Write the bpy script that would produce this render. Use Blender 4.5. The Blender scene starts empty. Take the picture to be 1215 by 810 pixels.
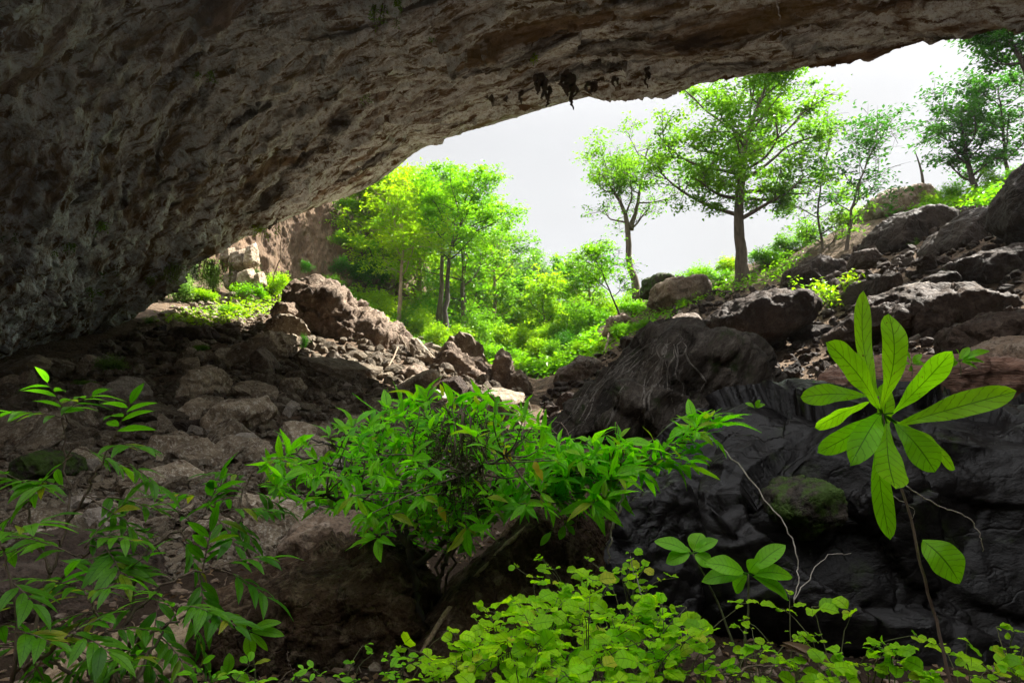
import bpy, bmesh, math, random
import numpy as np
from mathutils import Vector, Matrix
random.seed(11)
RNG = np.random.default_rng(11)
SC = bpy.context.scene
COL = SC.collection
R = math.radians

# ------------------------------------------------------------------ camera
PITCH = R(8.0)
F = 792.0                                   # focal length in pixels of a 1215 px wide picture
cd = bpy.data.cameras.new('camera'); cam = bpy.data.objects.new('camera', cd); COL.objects.link(cam)
cd.sensor_width = 36.0; cd.lens = 36.0 * F / 1215.0
cd.clip_start = 0.05; cd.clip_end = 3000
cam.location = (0, 0, 0); cam.rotation_euler = (R(90) + PITCH, 0, 0)
SC.camera = cam
CP, SP = math.cos(PITCH), math.sin(PITCH)

def at(px, py, Y):
    """world point at distance Y in front of the viewpoint, in the direction read off the photograph"""
    a = (px - 607.5) / F; b = (405.0 - py) / F
    dx, dy, dz = a, CP - b * SP, SP + b * CP
    k = Y / dy
    return np.array([dx * k, Y, dz * k])

def ats(lst): return np.array([at(*p) for p in lst])

# ------------------------------------------------------------------ noise
def _h(i, j, k, s):
    n = (i * 374761393 + j * 668265263 + k * 1274126177 + s * 974711) & 0xffffffff
    n = ((n ^ (n >> 13)) * 1274126177) & 0xffffffff
    n = ((n ^ (n >> 16)) * 2246822519) & 0xffffffff
    return (n ^ (n >> 15)) & 0xffffffff

def perlin(p, seed=0):
    p = np.asarray(p, float); f = np.floor(p); i = f.astype(np.int64); d = p - f
    u = d * d * d * (d * (d * 6 - 15) + 10)
    out = 0
    for a in (0, 1):
        wa = u[:, 0] if a else 1 - u[:, 0]
        for b in (0, 1):
            wb = u[:, 1] if b else 1 - u[:, 1]
            for c in (0, 1):
                wc = u[:, 2] if c else 1 - u[:, 2]
                h = _h(i[:, 0] + a, i[:, 1] + b, i[:, 2] + c, seed)
                gx = ((h & 1023) / 511.5 - 1); gy = (((h >> 10) & 1023) / 511.5 - 1); gz = (((h >> 20) & 1023) / 511.5 - 1)
                out = out + wa * wb * wc * (gx * (d[:, 0] - a) + gy * (d[:, 1] - b) + gz * (d[:, 2] - c))
    return out * 1.2

def fbm(p, oct=4, seed=0, lac=2.03, gain=0.5, ridged=False):
    p = np.asarray(p, float); s = 0; amp = 1.0; tot = 0
    for o in range(oct):
        n = perlin(p, seed + o * 17)
        if ridged: n = 1 - 2 * np.abs(n) - 0.35
        s = s + amp * n; tot += amp; amp *= gain; p = p * lac + 5.3
    return s / tot

def facets(p, seed=0):
    # broken rock: each cell is a plane with its own tilt and height
    p = np.asarray(p, float); f = np.floor(p).astype(np.int64); f1 = np.full(len(p), 9.0); out = np.zeros(len(p))
    for a in (-1, 0, 1):
        for b in (-1, 0, 1):
            for c in (-1, 0, 1):
                ci, cj, ck = f[:, 0] + a, f[:, 1] + b, f[:, 2] + c; h = _h(ci, cj, ck, seed); g = _h(ci, cj, ck, seed + 91)
                q = np.stack([ci + (h & 1023) / 1023, cj + ((h >> 10) & 1023) / 1023, ck + ((h >> 20) & 1023) / 1023], 1); e = p - q
                d = np.sqrt((e ** 2).sum(1)); m = d < f1
                t = np.stack([(g & 1023) / 511.5 - 1, ((g >> 10) & 1023) / 511.5 - 1, ((g >> 20) & 1023) / 511.5 - 1], 1)
                out = np.where(m, (e * t).sum(1) + 0.35 * ((g >> 5) & 1023) / 511.5, out); f1 = np.where(m, d, f1)
    return out
def worley(p, seed=0):
    p = np.asarray(p, float); f = np.floor(p).astype(np.int64)
    f1 = np.full(len(p), 9.0); f2 = np.full(len(p), 9.0)
    for a in (-1, 0, 1):
        for b in (-1, 0, 1):
            for c in (-1, 0, 1):
                ci, cj, ck = f[:, 0] + a, f[:, 1] + b, f[:, 2] + c
                h = _h(ci, cj, ck, seed)
                q = np.stack([ci + (h & 1023) / 1023, cj + ((h >> 10) & 1023) / 1023, ck + ((h >> 20) & 1023) / 1023], 1)
                d = np.sqrt(((p - q) ** 2).sum(1))
                m = d < f1
                f2 = np.where(m, f1, np.minimum(f2, d)); f1 = np.where(m, d, f1)
    return f1, f2

# ------------------------------------------------------------------ mesh helpers
class MB:
    def __init__(s): s.v = []; s.q = []; s.t = []; s.uv = []; s.n = 0
    def add(s, v, q=None, t=None, uv=None):
        v = np.asarray(v, float).reshape(-1, 3); s.v.append(v)
        if q is not None and len(q): s.q.append(np.asarray(q, np.int64) + s.n)
        if t is not None and len(t): s.t.append(np.asarray(t, np.int64) + s.n)
        s.uv.append(np.zeros((len(v), 2)) if uv is None else np.asarray(uv, float)); s.n += len(v)
    def mesh(s, name, mat=None, smooth=True, uv=False):
        v = np.concatenate(s.v); q = np.concatenate(s.q) if s.q else np.zeros((0, 4), np.int64)
        t = np.concatenate(s.t) if s.t else np.zeros((0, 3), np.int64)
        me = bpy.data.meshes.new(name)
        me.vertices.add(len(v)); me.vertices.foreach_set('co', v.astype(np.float32).ravel())
        idx = np.concatenate([q.ravel(), t.ravel()]); me.loops.add(len(idx)); me.loops.foreach_set('vertex_index', idx.astype(np.int32))
        npoly = len(q) + len(t); me.polygons.add(npoly)
        st = np.concatenate([np.arange(len(q)) * 4, len(q) * 4 + np.arange(len(t)) * 3])
        me.polygons.foreach_set('loop_start', st.astype(np.int32))
        me.polygons.foreach_set('use_smooth', np.full(npoly, smooth))
        if uv:
            l = me.uv_layers.new(name='UVMap'); l.data.foreach_set('uv', np.concatenate(s.uv)[idx].astype(np.float32).ravel())
        me.update(calc_edges=True); me.validate()
        if mat: me.materials.append(mat)
        return me
    def build(s, name, mat=None, parent=None, smooth=True, uv=False):
        return link(name, s.mesh(name, mat, smooth, uv), parent)

def link(name, me, parent=None):
    o = bpy.data.objects.new(name, me); COL.objects.link(o)
    if parent is not None: o.parent = parent
    return o
def tag(o, label=None, cat=None, group=None, kind=None):
    if label: o['label'] = label
    if cat: o['category'] = cat
    if group: o['group'] = group
    if kind: o['kind'] = kind
    return o
def empty(name, loc, label, cat, group=None):
    o = bpy.data.objects.new(name, None); COL.objects.link(o); o.location = tuple(float(c) for c in loc); o.empty_display_size = 0.2
    return tag(o, label, cat, group)
def copy_tree(o):
    c = o.copy(); COL.objects.link(c)
    for ch in o.children:
        k = ch.copy(); COL.objects.link(k); k.parent = c
    return c

def grid_quads(nr, nc, wrap=False):
    r = np.arange(nr - 1)[:, None]; c = np.arange(nc if wrap else nc - 1)[None, :]
    c2 = (c + 1) % nc
    a = r * nc + c; b = r * nc + c2; d = (r + 1) * nc + c; e = (r + 1) * nc + c2
    return np.stack([a, b, e, d], -1).reshape(-1, 4)

def tube(mb, pts, rad, n=6):
    pts = np.asarray(pts, float); m = len(pts); rad = np.broadcast_to(rad, (m,))
    tan = np.gradient(pts, axis=0); tan /= np.linalg.norm(tan, axis=1, keepdims=True) + 1e-9
    ref = np.array([0.31, 0.17, 0.93]) if abs(tan[0] @ np.array([0.31, 0.17, 0.93])) < 0.9 else np.array([1.0, 0, 0])
    a = np.cross(tan, ref); a /= np.linalg.norm(a, axis=1, keepdims=True) + 1e-9; b = np.cross(tan, a)
    th = np.arange(n) / n * 2 * np.pi
    v = pts[:, None, :] + rad[:, None, None] * (a[:, None, :] * np.cos(th)[None, :, None] + b[:, None, :] * np.sin(th)[None, :, None])
    v = v.reshape(-1, 3)
    v = np.concatenate([v, pts[:1], pts[-1:]])
    q = grid_quads(m, n, True)
    j = np.arange(n); k = (j + 1) % n
    t = np.concatenate([np.stack([k, j, np.full(n, m * n)], 1), np.stack([(m - 1) * n + j, (m - 1) * n + k, np.full(n, m * n + 1)], 1)])
    mb.add(v, q, t)

def smooth_path(pts, n=12, wob=0.0, seed=0):
    pts = np.asarray(pts, float); m = len(pts)
    if m == 2: out = pts[0] + (pts[1] - pts[0]) * np.linspace(0, 1, n)[:, None]
    else:
        P = np.concatenate([2 * pts[:1] - pts[1:2], pts, 2 * pts[-1:] - pts[-2:-1]])
        u = np.linspace(0, m - 1 - 1e-6, n); i = u.astype(int); f = (u - i)[:, None]
        p0, p1, p2, p3 = P[i], P[i + 1], P[i + 2], P[i + 3]
        out = 0.5 * (2 * p1 + (p2 - p0) * f + (2 * p0 - 5 * p1 + 4 * p2 - p3) * f ** 2 + (3 * p1 - p0 - 3 * p2 + p3) * f ** 3)
    if wob:
        r = np.random.default_rng(seed); w = r.normal(0, wob, (n, 3)); w[0] = 0; w[-1] = 0; out = out + w
    return out

# RBF (linear kernel + plane) height field through control points
class RBF:
    def __init__(s, pts, smooth=0.0):
        s.c = pts[:, :2].copy(); n = len(pts)
        d = np.sqrt(((s.c[:, None] - s.c[None]) ** 2).sum(-1)); A = np.zeros((n + 3, n + 3)); A[:n, :n] = d + np.eye(n) * -smooth
        P = np.concatenate([np.ones((n, 1)), s.c], 1); A[:n, n:] = P; A[n:, :n] = P.T
        s.w = np.linalg.solve(A, np.concatenate([pts[:, 2], np.zeros(3)])); s.n = n
    def __call__(s, x, y):
        x = np.asarray(x, float).ravel(); y = np.asarray(y, float).ravel(); out = np.empty(len(x))
        for a in range(0, len(x), 40000):
            q = np.stack([x[a:a + 40000], y[a:a + 40000]], 1)
            d = np.sqrt(((q[:, None] - s.c[None]) ** 2).sum(-1) + 0.25)
            out[a:a + 40000] = d @ s.w[:s.n] + s.w[s.n] + q @ s.w[s.n + 1:]
        return out

# ------------------------------------------------------------------ materials
def new_mat(name):
    m = bpy.data.materials.new(name); m.use_nodes = True; nt = m.node_tree; nt.nodes.clear()
    return m, nt, nt.nodes, nt.links
def N(nt, t, **kw):
    n = nt.nodes.new(t)
    for k, v in kw.items():
        if k in n.inputs: n.inputs[k].default_value = v
        else: setattr(n, k, v)
    return n
def ramp(nt, fac, stops, interp='LINEAR'):
    n = nt.nodes.new('ShaderNodeValToRGB'); n.color_ramp.interpolation = interp
    e = n.color_ramp.elements
    while len(e) < len(stops): e.new(0.5)
    for el, (p, c) in zip(e, stops):
        el.position = p; el.color = (c, c, c, 1) if isinstance(c, (int, float)) else (*c, 1)
    nt.links.new(fac, n.inputs[0]); return n.outputs[0]
def mix(nt, fac, a, b, mode='MIX'):
    n = nt.nodes.new('ShaderNodeMix'); n.data_type = 'RGBA'; n.blend_type = mode; n.clamp_factor = True
    for s, v in ((n.inputs[0], fac), (n.inputs[6], a), (n.inputs[7], b)):
        if hasattr(v, 'is_output'): nt.links.new(v, s)
        elif isinstance(v, (int, float)): s.default_value = v
        else: s.default_value = (*v, 1)
    return n.outputs[2]
def noise(nt, vec, scale, detail=5, rough=0.55, dist=0.0):
    n = N(nt, 'ShaderNodeTexNoise', Scale=scale, Detail=detail, Roughness=rough, Distortion=dist)
    nt.links.new(vec, n.inputs['Vector']); return n.outputs[0]

def rock_mat(name, dark, mid, light, sc=1.0, bump=0.5, rough=0.85, lightamt=0.5, moss=None, mossamt=0.5, stretch=(1, 1, 1), rand=0.0, spec=0.3, world=False, strata=0.0, rot=(0, 0, 0)):
    m, nt, nd, lk = new_mat(name)
    tc = N(nt, 'ShaderNodeTexCoord'); mp = N(nt, 'ShaderNodeMapping'); mp.inputs['Scale'].default_value = stretch; m0 = N(nt, 'ShaderNodeMapping'); m0.inputs['Rotation'].default_value = rot
    lk.new(tc.outputs['Object'], m0.inputs['Vector']); lk.new(m0.outputs[0], mp.inputs['Vector'])
    vec = mp.outputs[0]
    oi = N(nt, 'ShaderNodeObjectInfo')
    if rand:
        ad = N(nt, 'ShaderNodeVectorMath', operation='ADD'); sc_ = N(nt, 'ShaderNodeVectorMath', operation='SCALE'); sc_.inputs['Scale'].default_value = 37.0
        cb = N(nt, 'ShaderNodeCombineXYZ'); lk.new(oi.outputs['Random'], cb.inputs[0]); lk.new(oi.outputs['Random'], cb.inputs[1])
        lk.new(cb.outputs[0], sc_.inputs[0]); lk.new(vec, ad.inputs[0]); lk.new(sc_.outputs[0], ad.inputs[1]); vec = ad.outputs[0]
    n1 = noise(nt, vec, 0.9 * sc, 6, 0.62, 0.4)
    n2 = noise(nt, vec, 4.5 * sc, 6, 0.65, 0.2)
    n3 = noise(nt, vec, 22 * sc, 4, 0.6)
    base = mix(nt, ramp(nt, n1, [(0.33, 0.0), (0.66, 1.0)]), dark, mid)
    la = ramp(nt, n2, [(0.50, 0.0), (0.68, lightamt)])
    base = mix(nt, la, base, light)
    base = mix(nt, ramp(nt, n3, [(0.30, 0.75), (0.52, 0.0)]), base, tuple(c * 0.35 for c in dark))
    if rand:
        hs = N(nt, 'ShaderNodeHueSaturation'); mr = N(nt, 'ShaderNodeMapRange'); mr.inputs['To Min'].default_value = 1 - rand; mr.inputs['To Max'].default_value = 1 + rand
        lk.new(oi.outputs['Random'], mr.inputs[0]); lk.new(mr.outputs[0], hs.inputs['Value']); lk.new(base, hs.inputs['Color']); base = hs.outputs[0]
    if moss:
        mo = ramp(nt, noise(nt, tc.outputs['Object'], 1.6 * sc, 6, 0.7), [(0.62 - 0.25 * mossamt, 0.0), (0.72 - 0.25 * mossamt, 1.0)])
        base = mix(nt, mo, base, moss)
    b = N(nt, 'ShaderNodeBsdfPrincipled', Roughness=rough); b.inputs['Specular IOR Level'].default_value = spec
    lk.new(base, b.inputs['Base Color'])
    rr = ramp(nt, n2, [(0.35, max(0.05, rough - 0.25)), (0.65, rough)]); lk.new(rr, b.inputs['Roughness'])
    h = N(nt, 'ShaderNodeMath', operation='MULTIPLY_ADD'); h.inputs[1].default_value = 0.25; lk.new(n3, h.inputs[0]); lk.new(n2, h.inputs[2])
    wp = N(nt, 'ShaderNodeVectorMath', operation='SCALE'); wp.inputs['Scale'].default_value = 0.5; nc = N(nt, 'ShaderNodeTexNoise', Scale=2.2 * sc, Detail=3.0); lk.new(vec, nc.inputs['Vector']); lk.new(nc.outputs['Color'], wp.inputs[0])
    wa = N(nt, 'ShaderNodeVectorMath', operation='ADD'); lk.new(vec, wa.inputs[0]); lk.new(wp.outputs[0], wa.inputs[1])
    vo = N(nt, 'ShaderNodeTexVoronoi', feature='DISTANCE_TO_EDGE', Scale=1.5 * sc); lk.new(wa.outputs[0], vo.inputs['Vector'])
    ck = ramp(nt, vo.outputs[0], [(0.0, 0.0), (0.05, 1.0)]); crack = N(nt, 'ShaderNodeMath', operation='MULTIPLY'); lk.new(ck, crack.inputs[0]); lk.new(ramp(nt, n1, [(0.4, 1.0), (0.6, 0.3)]), crack.inputs[1])
    if True:
        h2 = N(nt, 'ShaderNodeMath', operation='MULTIPLY_ADD'); h2.inputs[1].default_value = 0.35; lk.new(crack.outputs[0], h2.inputs[0]); lk.new(h.outputs[0], h2.inputs[2]); h = h2
    bp = N(nt, 'ShaderNodeBump', Strength=bump, Distance=0.12 / sc); lk.new(h.outputs[0], bp.inputs['Height']); lk.new(bp.outputs[0], b.inputs['Normal'])
    o = N(nt, 'ShaderNodeOutputMaterial'); lk.new(b.outputs[0], o.inputs[0]); return m

def leaf_mat(name, ca, cb, trans=0.5, tr=(1.25, 1.35, 0.6), gloss=0.06, veins=False, clump=0.0, rough=0.35, odd=None):
    """ca..cb: leaf colour range; light passes through the blade as well as bouncing off it"""
    m, nt, nd, lk = new_mat(name)
    geo = N(nt, 'ShaderNodeNewGeometry'); fac = geo.outputs['Random Per Island']
    if clump:
        tc = N(nt, 'ShaderNodeTexCoord'); n = ramp(nt, noise(nt, tc.outputs['Object'], clump, 3, 0.6), [(0.35, 0.0), (0.65, 1.0)])
        mm = N(nt, 'ShaderNodeMix'); mm.data_type = 'FLOAT'; mm.inputs[0].default_value = 0.55; lk.new(fac, mm.inputs[2]); lk.new(n, mm.inputs[3]); fac = mm.outputs[0]
    if veins:
        oi = N(nt, 'ShaderNodeObjectInfo'); av = N(nt, 'ShaderNodeMix'); av.data_type = 'FLOAT'; av.inputs[0].default_value = 0.5; lk.new(fac, av.inputs[2]); lk.new(oi.outputs['Random'], av.inputs[3]); fac = av.outputs[0]
    c = mix(nt, fac, ca, cb)
    if odd:
        rw = N(nt, 'ShaderNodeMath', operation='FRACT'); ml = N(nt, 'ShaderNodeMath', operation='MULTIPLY'); ml.inputs[1].default_value = 57.31; lk.new(geo.outputs['Random Per Island'], ml.inputs[0]); lk.new(ml.outputs[0], rw.inputs[0])
        c = mix(nt, ramp(nt, rw.outputs[0], [(0.0, 0.55), (0.25, 0.0), (0.88, 0.0), (0.97, 0.75)]), c, mix(nt, ramp(nt, rw.outputs[0], [(0.49, 0.0), (0.51, 1.0)]), tuple(0.42 * k for k in ca), odd))
    bmpo = None
    if veins:
        uv = N(nt, 'ShaderNodeUVMap'); sx = N(nt, 'ShaderNodeSeparateXYZ'); lk.new(uv.outputs[0], sx.inputs[0])
        ab = N(nt, 'ShaderNodeMath', operation='ABSOLUTE'); lk.new(sx.outputs[0], ab.inputs[0])
        mid = N(nt, 'ShaderNodeMapRange', interpolation_type='SMOOTHSTEP'); mid.inputs['From Min'].default_value = 0.02; mid.inputs['From Max'].default_value = 0.06; mid.inputs['To Min'].default_value = 1; mid.inputs['To Max'].default_value = 0
        lk.new(ab.outputs[0], mid.inputs[0])
        # side veins: run from the midrib outwards and forwards
        s1 = N(nt, 'ShaderNodeMath', operation='MULTIPLY_ADD'); s1.inputs[1].default_value = -0.16; lk.new(ab.outputs[0], s1.inputs[0]); lk.new(sx.outputs[1], s1.inputs[2])
        nn = noise(nt, uv.outputs[0], 5.0, 2); s1b = N(nt, 'ShaderNodeMath', operation='MULTIPLY_ADD'); s1b.inputs[1].default_value = 0.045; lk.new(nn, s1b.inputs[0]); lk.new(s1.outputs[0], s1b.inputs[2])
        s2 = N(nt, 'ShaderNodeMath', operation='MULTIPLY'); s2.inputs[1].default_value = veins; lk.new(s1b.outputs[0], s2.inputs[0])
        fr = N(nt, 'ShaderNodeMath', operation='FRACT'); lk.new(s2.outputs[0], fr.inputs[0])
        pp = N(nt, 'ShaderNodeMath', operation='PINGPONG'); pp.inputs[1].default_value = 0.5; lk.new(fr.outputs[0], pp.inputs[0])
        sv = N(nt, 'ShaderNodeMapRange', interpolation_type='SMOOTHSTEP'); sv.inputs['From Min'].default_value = 0.02; sv.inputs['From Max'].default_value = 0.08; sv.inputs['To Min'].default_value = 0.55; sv.inputs['To Max'].default_value = 0
        lk.new(pp.outputs[0], sv.inputs[0])
        mx = N(nt, 'ShaderNodeMath', operation='MAXIMUM'); lk.new(mid.outputs[0], mx.inputs[0]); lk.new(sv.outputs[0], mx.inputs[1])
        tcv = N(nt, 'ShaderNodeTexCoord')
        mott = ramp(nt, noise(nt, tcv.outputs['Object'], 14, 4, 0.6), [(0.3, 0.0), (0.7, 1.0)])
        c = mix(nt, mott, mix(nt, 0.35, c, tuple(0.45 * k for k in ca)), c)
        c = mix(nt, mx.outputs[0], c, tuple(0.42 * k for k in ca))
        spots = ramp(nt, noise(nt, tcv.outputs['Object'], 30, 3, 0.7), [(0.70, 0.0), (0.73, 0.8)])
        c = mix(nt, spots, c, (0.10, 0.06, 0.015))
        bp = N(nt, 'ShaderNodeBump', Strength=0.35, Distance=0.004); lk.new(mx.outputs[0], bp.inputs['Height']); bmpo = bp.outputs[0]
    d = N(nt, 'ShaderNodeBsdfPrincipled', Roughness=rough); lk.new(c, d.inputs['Base Color']); d.inputs['Specular IOR Level'].default_value = gloss * 2.5
    t = N(nt, 'ShaderNodeBsdfTranslucent')
    tcx = mix(nt, 1.0, c, tr, 'MULTIPLY'); lk.new(tcx, t.inputs['Color'])
    if bmpo: lk.new(bmpo, d.inputs['Normal']); lk.new(bmpo, t.inputs['Normal'])
    ms = N(nt, 'ShaderNodeMixShader'); ms.inputs[0].default_value = trans; lk.new(d.outputs[0], ms.inputs[1]); lk.new(t.outputs[0], ms.inputs[2])
    o = N(nt, 'ShaderNodeOutputMaterial'); lk.new(ms.outputs[0], o.inputs[0]); return m

def bark_mat(name, a, b, sc=6.0):
    m, nt, nd, lk = new_mat(name); tc = N(nt, 'ShaderNodeTexCoord'); mp = N(nt, 'ShaderNodeMapping'); mp.inputs['Scale'].default_value = (1, 1, 0.25); lk.new(tc.outputs['Object'], mp.inputs[0])
    n = noise(nt, mp.outputs[0], sc, 5, 0.65); d = N(nt, 'ShaderNodeBsdfPrincipled', Roughness=0.9)
    lk.new(mix(nt, ramp(nt, n, [(0.35, 0.0), (0.65, 1.0)]), a, b), d.inputs['Base Color'])
    bp = N(nt, 'ShaderNodeBump', Strength=0.6, Distance=0.03); lk.new(n, bp.inputs['Height']); lk.new(bp.outputs[0], d.inputs['Normal'])
    o = N(nt, 'ShaderNodeOutputMaterial'); lk.new(d.outputs[0], o.inputs[0]); return m

M = {}
M['rubble'] = rock_mat('rubble_rock', (0.10, 0.068, 0.046), (0.32, 0.262, 0.185), (0.64, 0.60, 0.51), 1.6, 0.7, 0.9, 0.6, rand=0.5, spec=0.08)
M['pale'] = rock_mat('pale_rock', (0.18, 0.145, 0.11), (0.35, 0.305, 0.255), (0.54, 0.52, 0.49), 1.3, 0.6, 0.85, 0.6, rand=0.15, spec=0.2)
M['brown'] = rock_mat('brown_rock', (0.085, 0.058, 0.04), (0.22, 0.155, 0.105), (0.42, 0.36, 0.29), 0.9, 0.8, 0.85, 0.5, rand=0.2, spec=0.25)
M['outcrop'] = rock_mat('outcrop_rock', (0.09, 0.06, 0.042), (0.24, 0.175, 0.125), (0.46, 0.39, 0.31), 0.8, 0.9, 0.9, 0.5, spec=0.15)
M['greyb'] = rock_mat('grey_slope_rock', (0.020, 0.014, 0.011), (0.055, 0.038, 0.028), (0.13, 0.105, 0.085), 0.7, 0.8, 0.85, 0.45, rand=0.35, spec=0.1)
M['wet'] = rock_mat('wet_dark_rock', (0.004, 0.0036, 0.0036), (0.008, 0.007, 0.0066), (0.022, 0.020, 0.0195), 1.5, 0.28, 0.5, 0.4, moss=(0.014, 0.02, 0.006), mossamt=0.12, stretch=(0.8, 0.9, 1.2), spec=0.14, rot=(0, R(14), 0))
M['wetstreak'] = rock_mat('streaked_rock', (0.018, 0.015, 0.012), (0.055, 0.044, 0.034), (0.15, 0.135, 0.115), 1.3, 0.8, 0.8, 0.5, moss=(0.02, 0.028, 0.009), mossamt=0.2, stretch=(1.2, 1.0, 0.5), rot=(0, R(-35), 0), spec=0.12)
M['vein'] = rock_mat('pale_flowstone', (0.06, 0.052, 0.042), (0.15, 0.135, 0.115), (0.32, 0.30, 0.27), 5.0, 0.5, 0.8, 0.5, spec=0.15)
M['darkfront'] = rock_mat('foreground_rock', (0.02, 0.012, 0.007), (0.075, 0.046, 0.026), (0.26, 0.20, 0.14), 2.2, 0.9, 0.85, 0.45, spec=0.08)
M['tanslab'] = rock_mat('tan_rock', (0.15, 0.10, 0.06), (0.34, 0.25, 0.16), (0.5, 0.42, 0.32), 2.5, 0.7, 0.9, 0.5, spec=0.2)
M['red'] = rock_mat('reddish_ledge_rock', (0.10, 0.05, 0.032), (0.22, 0.115, 0.075), (0.36, 0.28, 0.23), 1.6, 0.9, 0.8, 0.45, stretch=(0.35, 0.5, 2.2), spec=0.3)
M['mossy'] = rock_mat('mossy_rock', (0.02, 0.017, 0.013), (0.05, 0.04, 0.03), (0.12, 0.10, 0.08), 3.0, 0.8, 0.9, 0.3, moss=(0.035, 0.065, 0.008), mossamt=0.7, spec=0.2)
M['cliff'] = rock_mat('cliff_rock', (0.07, 0.043, 0.026), (0.19, 0.125, 0.078), (0.28, 0.22, 0.165), 0.35, 0.8, 0.9, 0.4, stretch=(1.3, 1.3, 0.4), spec=0.1)
def ceiling_mat():
    m, nt, nd, lk = new_mat('ceiling_rock'); tc = N(nt, 'ShaderNodeTexCoord'); o = tc.outputs['Object']
    m0 = N(nt, 'ShaderNodeMapping'); m0.inputs['Rotation'].default_value = (0, 0, R(25)); lk.new(o, m0.inputs['Vector'])
    m1 = N(nt, 'ShaderNodeMapping'); m1.inputs['Scale'].default_value = (0.28, 1.25, 0.9); lk.new(m0.outputs[0], m1.inputs['Vector'])
    v = m1.outputs[0]
    big = noise(nt, o, 0.085, 4, 0.6, 0.6); st = noise(nt, v, 0.42, 7, 0.66, 1.1); fine = noise(nt, v, 2.6, 6, 0.7, 0.5); sp = noise(nt, o, 5.0, 5, 0.7); tiny = noise(nt, o, 17, 3, 0.6)
    c = mix(nt, ramp(nt, fine, [(0.36, 0.0), (0.62, 1.0)]), (0.10, 0.054, 0.026), (0.28, 0.19, 0.11))
    c = mix(nt, ramp(nt, big, [(0.42, 0.0), (0.60, 0.55)]), c, (0.20, 0.15, 0.055))
    pm = N(nt, 'ShaderNodeMath', operation='MULTIPLY'); lk.new(ramp(nt, st, [(0.40, 0.06), (0.50, 1.0)]), pm.inputs[0]); lk.new(ramp(nt, fine, [(0.41, 0.0), (0.50, 1.0)]), pm.inputs[1])
    pq = N(nt, 'ShaderNodeMath', operation='MULTIPLY'); lk.new(pm.outputs[0], pq.inputs[0]); lk.new(ramp(nt, sp, [(0.36, 0.35), (0.52, 1.0)]), pq.inputs[1])
    c = mix(nt, pq.outputs[0], c, (0.84, 0.93, 1.0))
    c = mix(nt, ramp(nt, noise(nt, v, 0.25, 6, 0.68, 1.5), [(0.36, 0.92), (0.47, 0.0)]), c, (0.022, 0.015, 0.009))
    c = mix(nt, ramp(nt, tiny, [(0.30, 0.7), (0.44, 0.0)]), c, (0.06, 0.04, 0.022))
    b = N(nt, 'ShaderNodeBsdfPrincipled', Roughness=0.75); b.inputs['Specular IOR Level'].default_value = 0.15; lk.new(c, b.inputs['Base Color'])
    h = N(nt, 'ShaderNodeMath', operation='MULTIPLY_ADD'); h.inputs[1].default_value = 0.4; lk.new(sp, h.inputs[0]); lk.new(fine, h.inputs[2])
    bp = N(nt, 'ShaderNodeBump', Strength=0.6, Distance=0.25); lk.new(h.outputs[0], bp.inputs['Height']); lk.new(bp.outputs[0], b.inputs['Normal'])
    q = N(nt, 'ShaderNodeOutputMaterial'); lk.new(b.outputs[0], q.inputs[0]); return m
M['ceil'] = ceiling_mat()
M['stal'] = rock_mat('stalactite_rock', (0.06, 0.048, 0.04), (0.13, 0.105, 0.088), (0.25, 0.22, 0.19), 3.0, 0.7, 0.9, 0.3, spec=0.2)

def ground_mat():
    m, nt, nd, lk = new_mat('cave_soil'); tc = N(nt, 'ShaderNodeTexCoord'); v = tc.outputs['Object']
    n1 = noise(nt, v, 0.35, 6, 0.65, 0.3); n2 = noise(nt, v, 3.0, 6, 0.65); n3 = noise(nt, v, 14, 4, 0.6)
    c = mix(nt, ramp(nt, n2, [(0.36, 0.0), (0.64, 1.0)]), (0.05, 0.034, 0.023), (0.15, 0.105, 0.07))
    c = mix(nt, ramp(nt, n3, [(0.55, 0.0), (0.70, 0.6)]), c, (0.36, 0.31, 0.25))
    sx = N(nt, 'ShaderNodeSeparateXYZ'); lk.new(v, sx.inputs[0])
    # outside the cave plants cover the soil
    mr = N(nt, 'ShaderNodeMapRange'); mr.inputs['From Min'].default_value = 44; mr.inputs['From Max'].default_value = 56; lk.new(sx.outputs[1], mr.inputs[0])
    md = N(nt, 'ShaderNodeMapRange'); md.inputs['From Min'].default_value = 7; md.inputs['From Max'].default_value = 13; lk.new(sx.outputs[1], md.inputs[0])   # darker earth on the low cave floor
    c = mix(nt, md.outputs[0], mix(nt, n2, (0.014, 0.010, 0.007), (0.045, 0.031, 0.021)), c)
    mq = N(nt, 'ShaderNodeMapRange'); mq.inputs['From Min'].default_value = 1.0; mq.inputs['From Max'].default_value = 2.5; lk.new(sx.outputs[1], mq.inputs[0])   # unseen floor behind the viewpoint, a lighter zone added to bounce light
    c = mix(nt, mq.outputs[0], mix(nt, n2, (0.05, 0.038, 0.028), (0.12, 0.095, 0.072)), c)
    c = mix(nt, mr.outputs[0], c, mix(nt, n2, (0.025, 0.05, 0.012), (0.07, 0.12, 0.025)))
    b = N(nt, 'ShaderNodeBsdfPrincipled', Roughness=0.95); b.inputs['Specular IOR Level'].default_value = 0.05; lk.new(c, b.inputs['Base Color'])
    a = N(nt, 'ShaderNodeMath', operation='MULTIPLY_ADD'); a.inputs[1].default_value = 0.35; lk.new(n3, a.inputs[0]); lk.new(n2, a.inputs[2])
    bp = N(nt, 'ShaderNodeBump', Strength=0.9, Distance=0.15); lk.new(a.outputs[0], bp.inputs['Height']); lk.new(bp.outputs[0], b.inputs['Normal'])
    o = N(nt, 'ShaderNodeOutputMaterial'); lk.new(b.outputs[0], o.inputs[0]); return m
M['ground'] = ground_mat()

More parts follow.
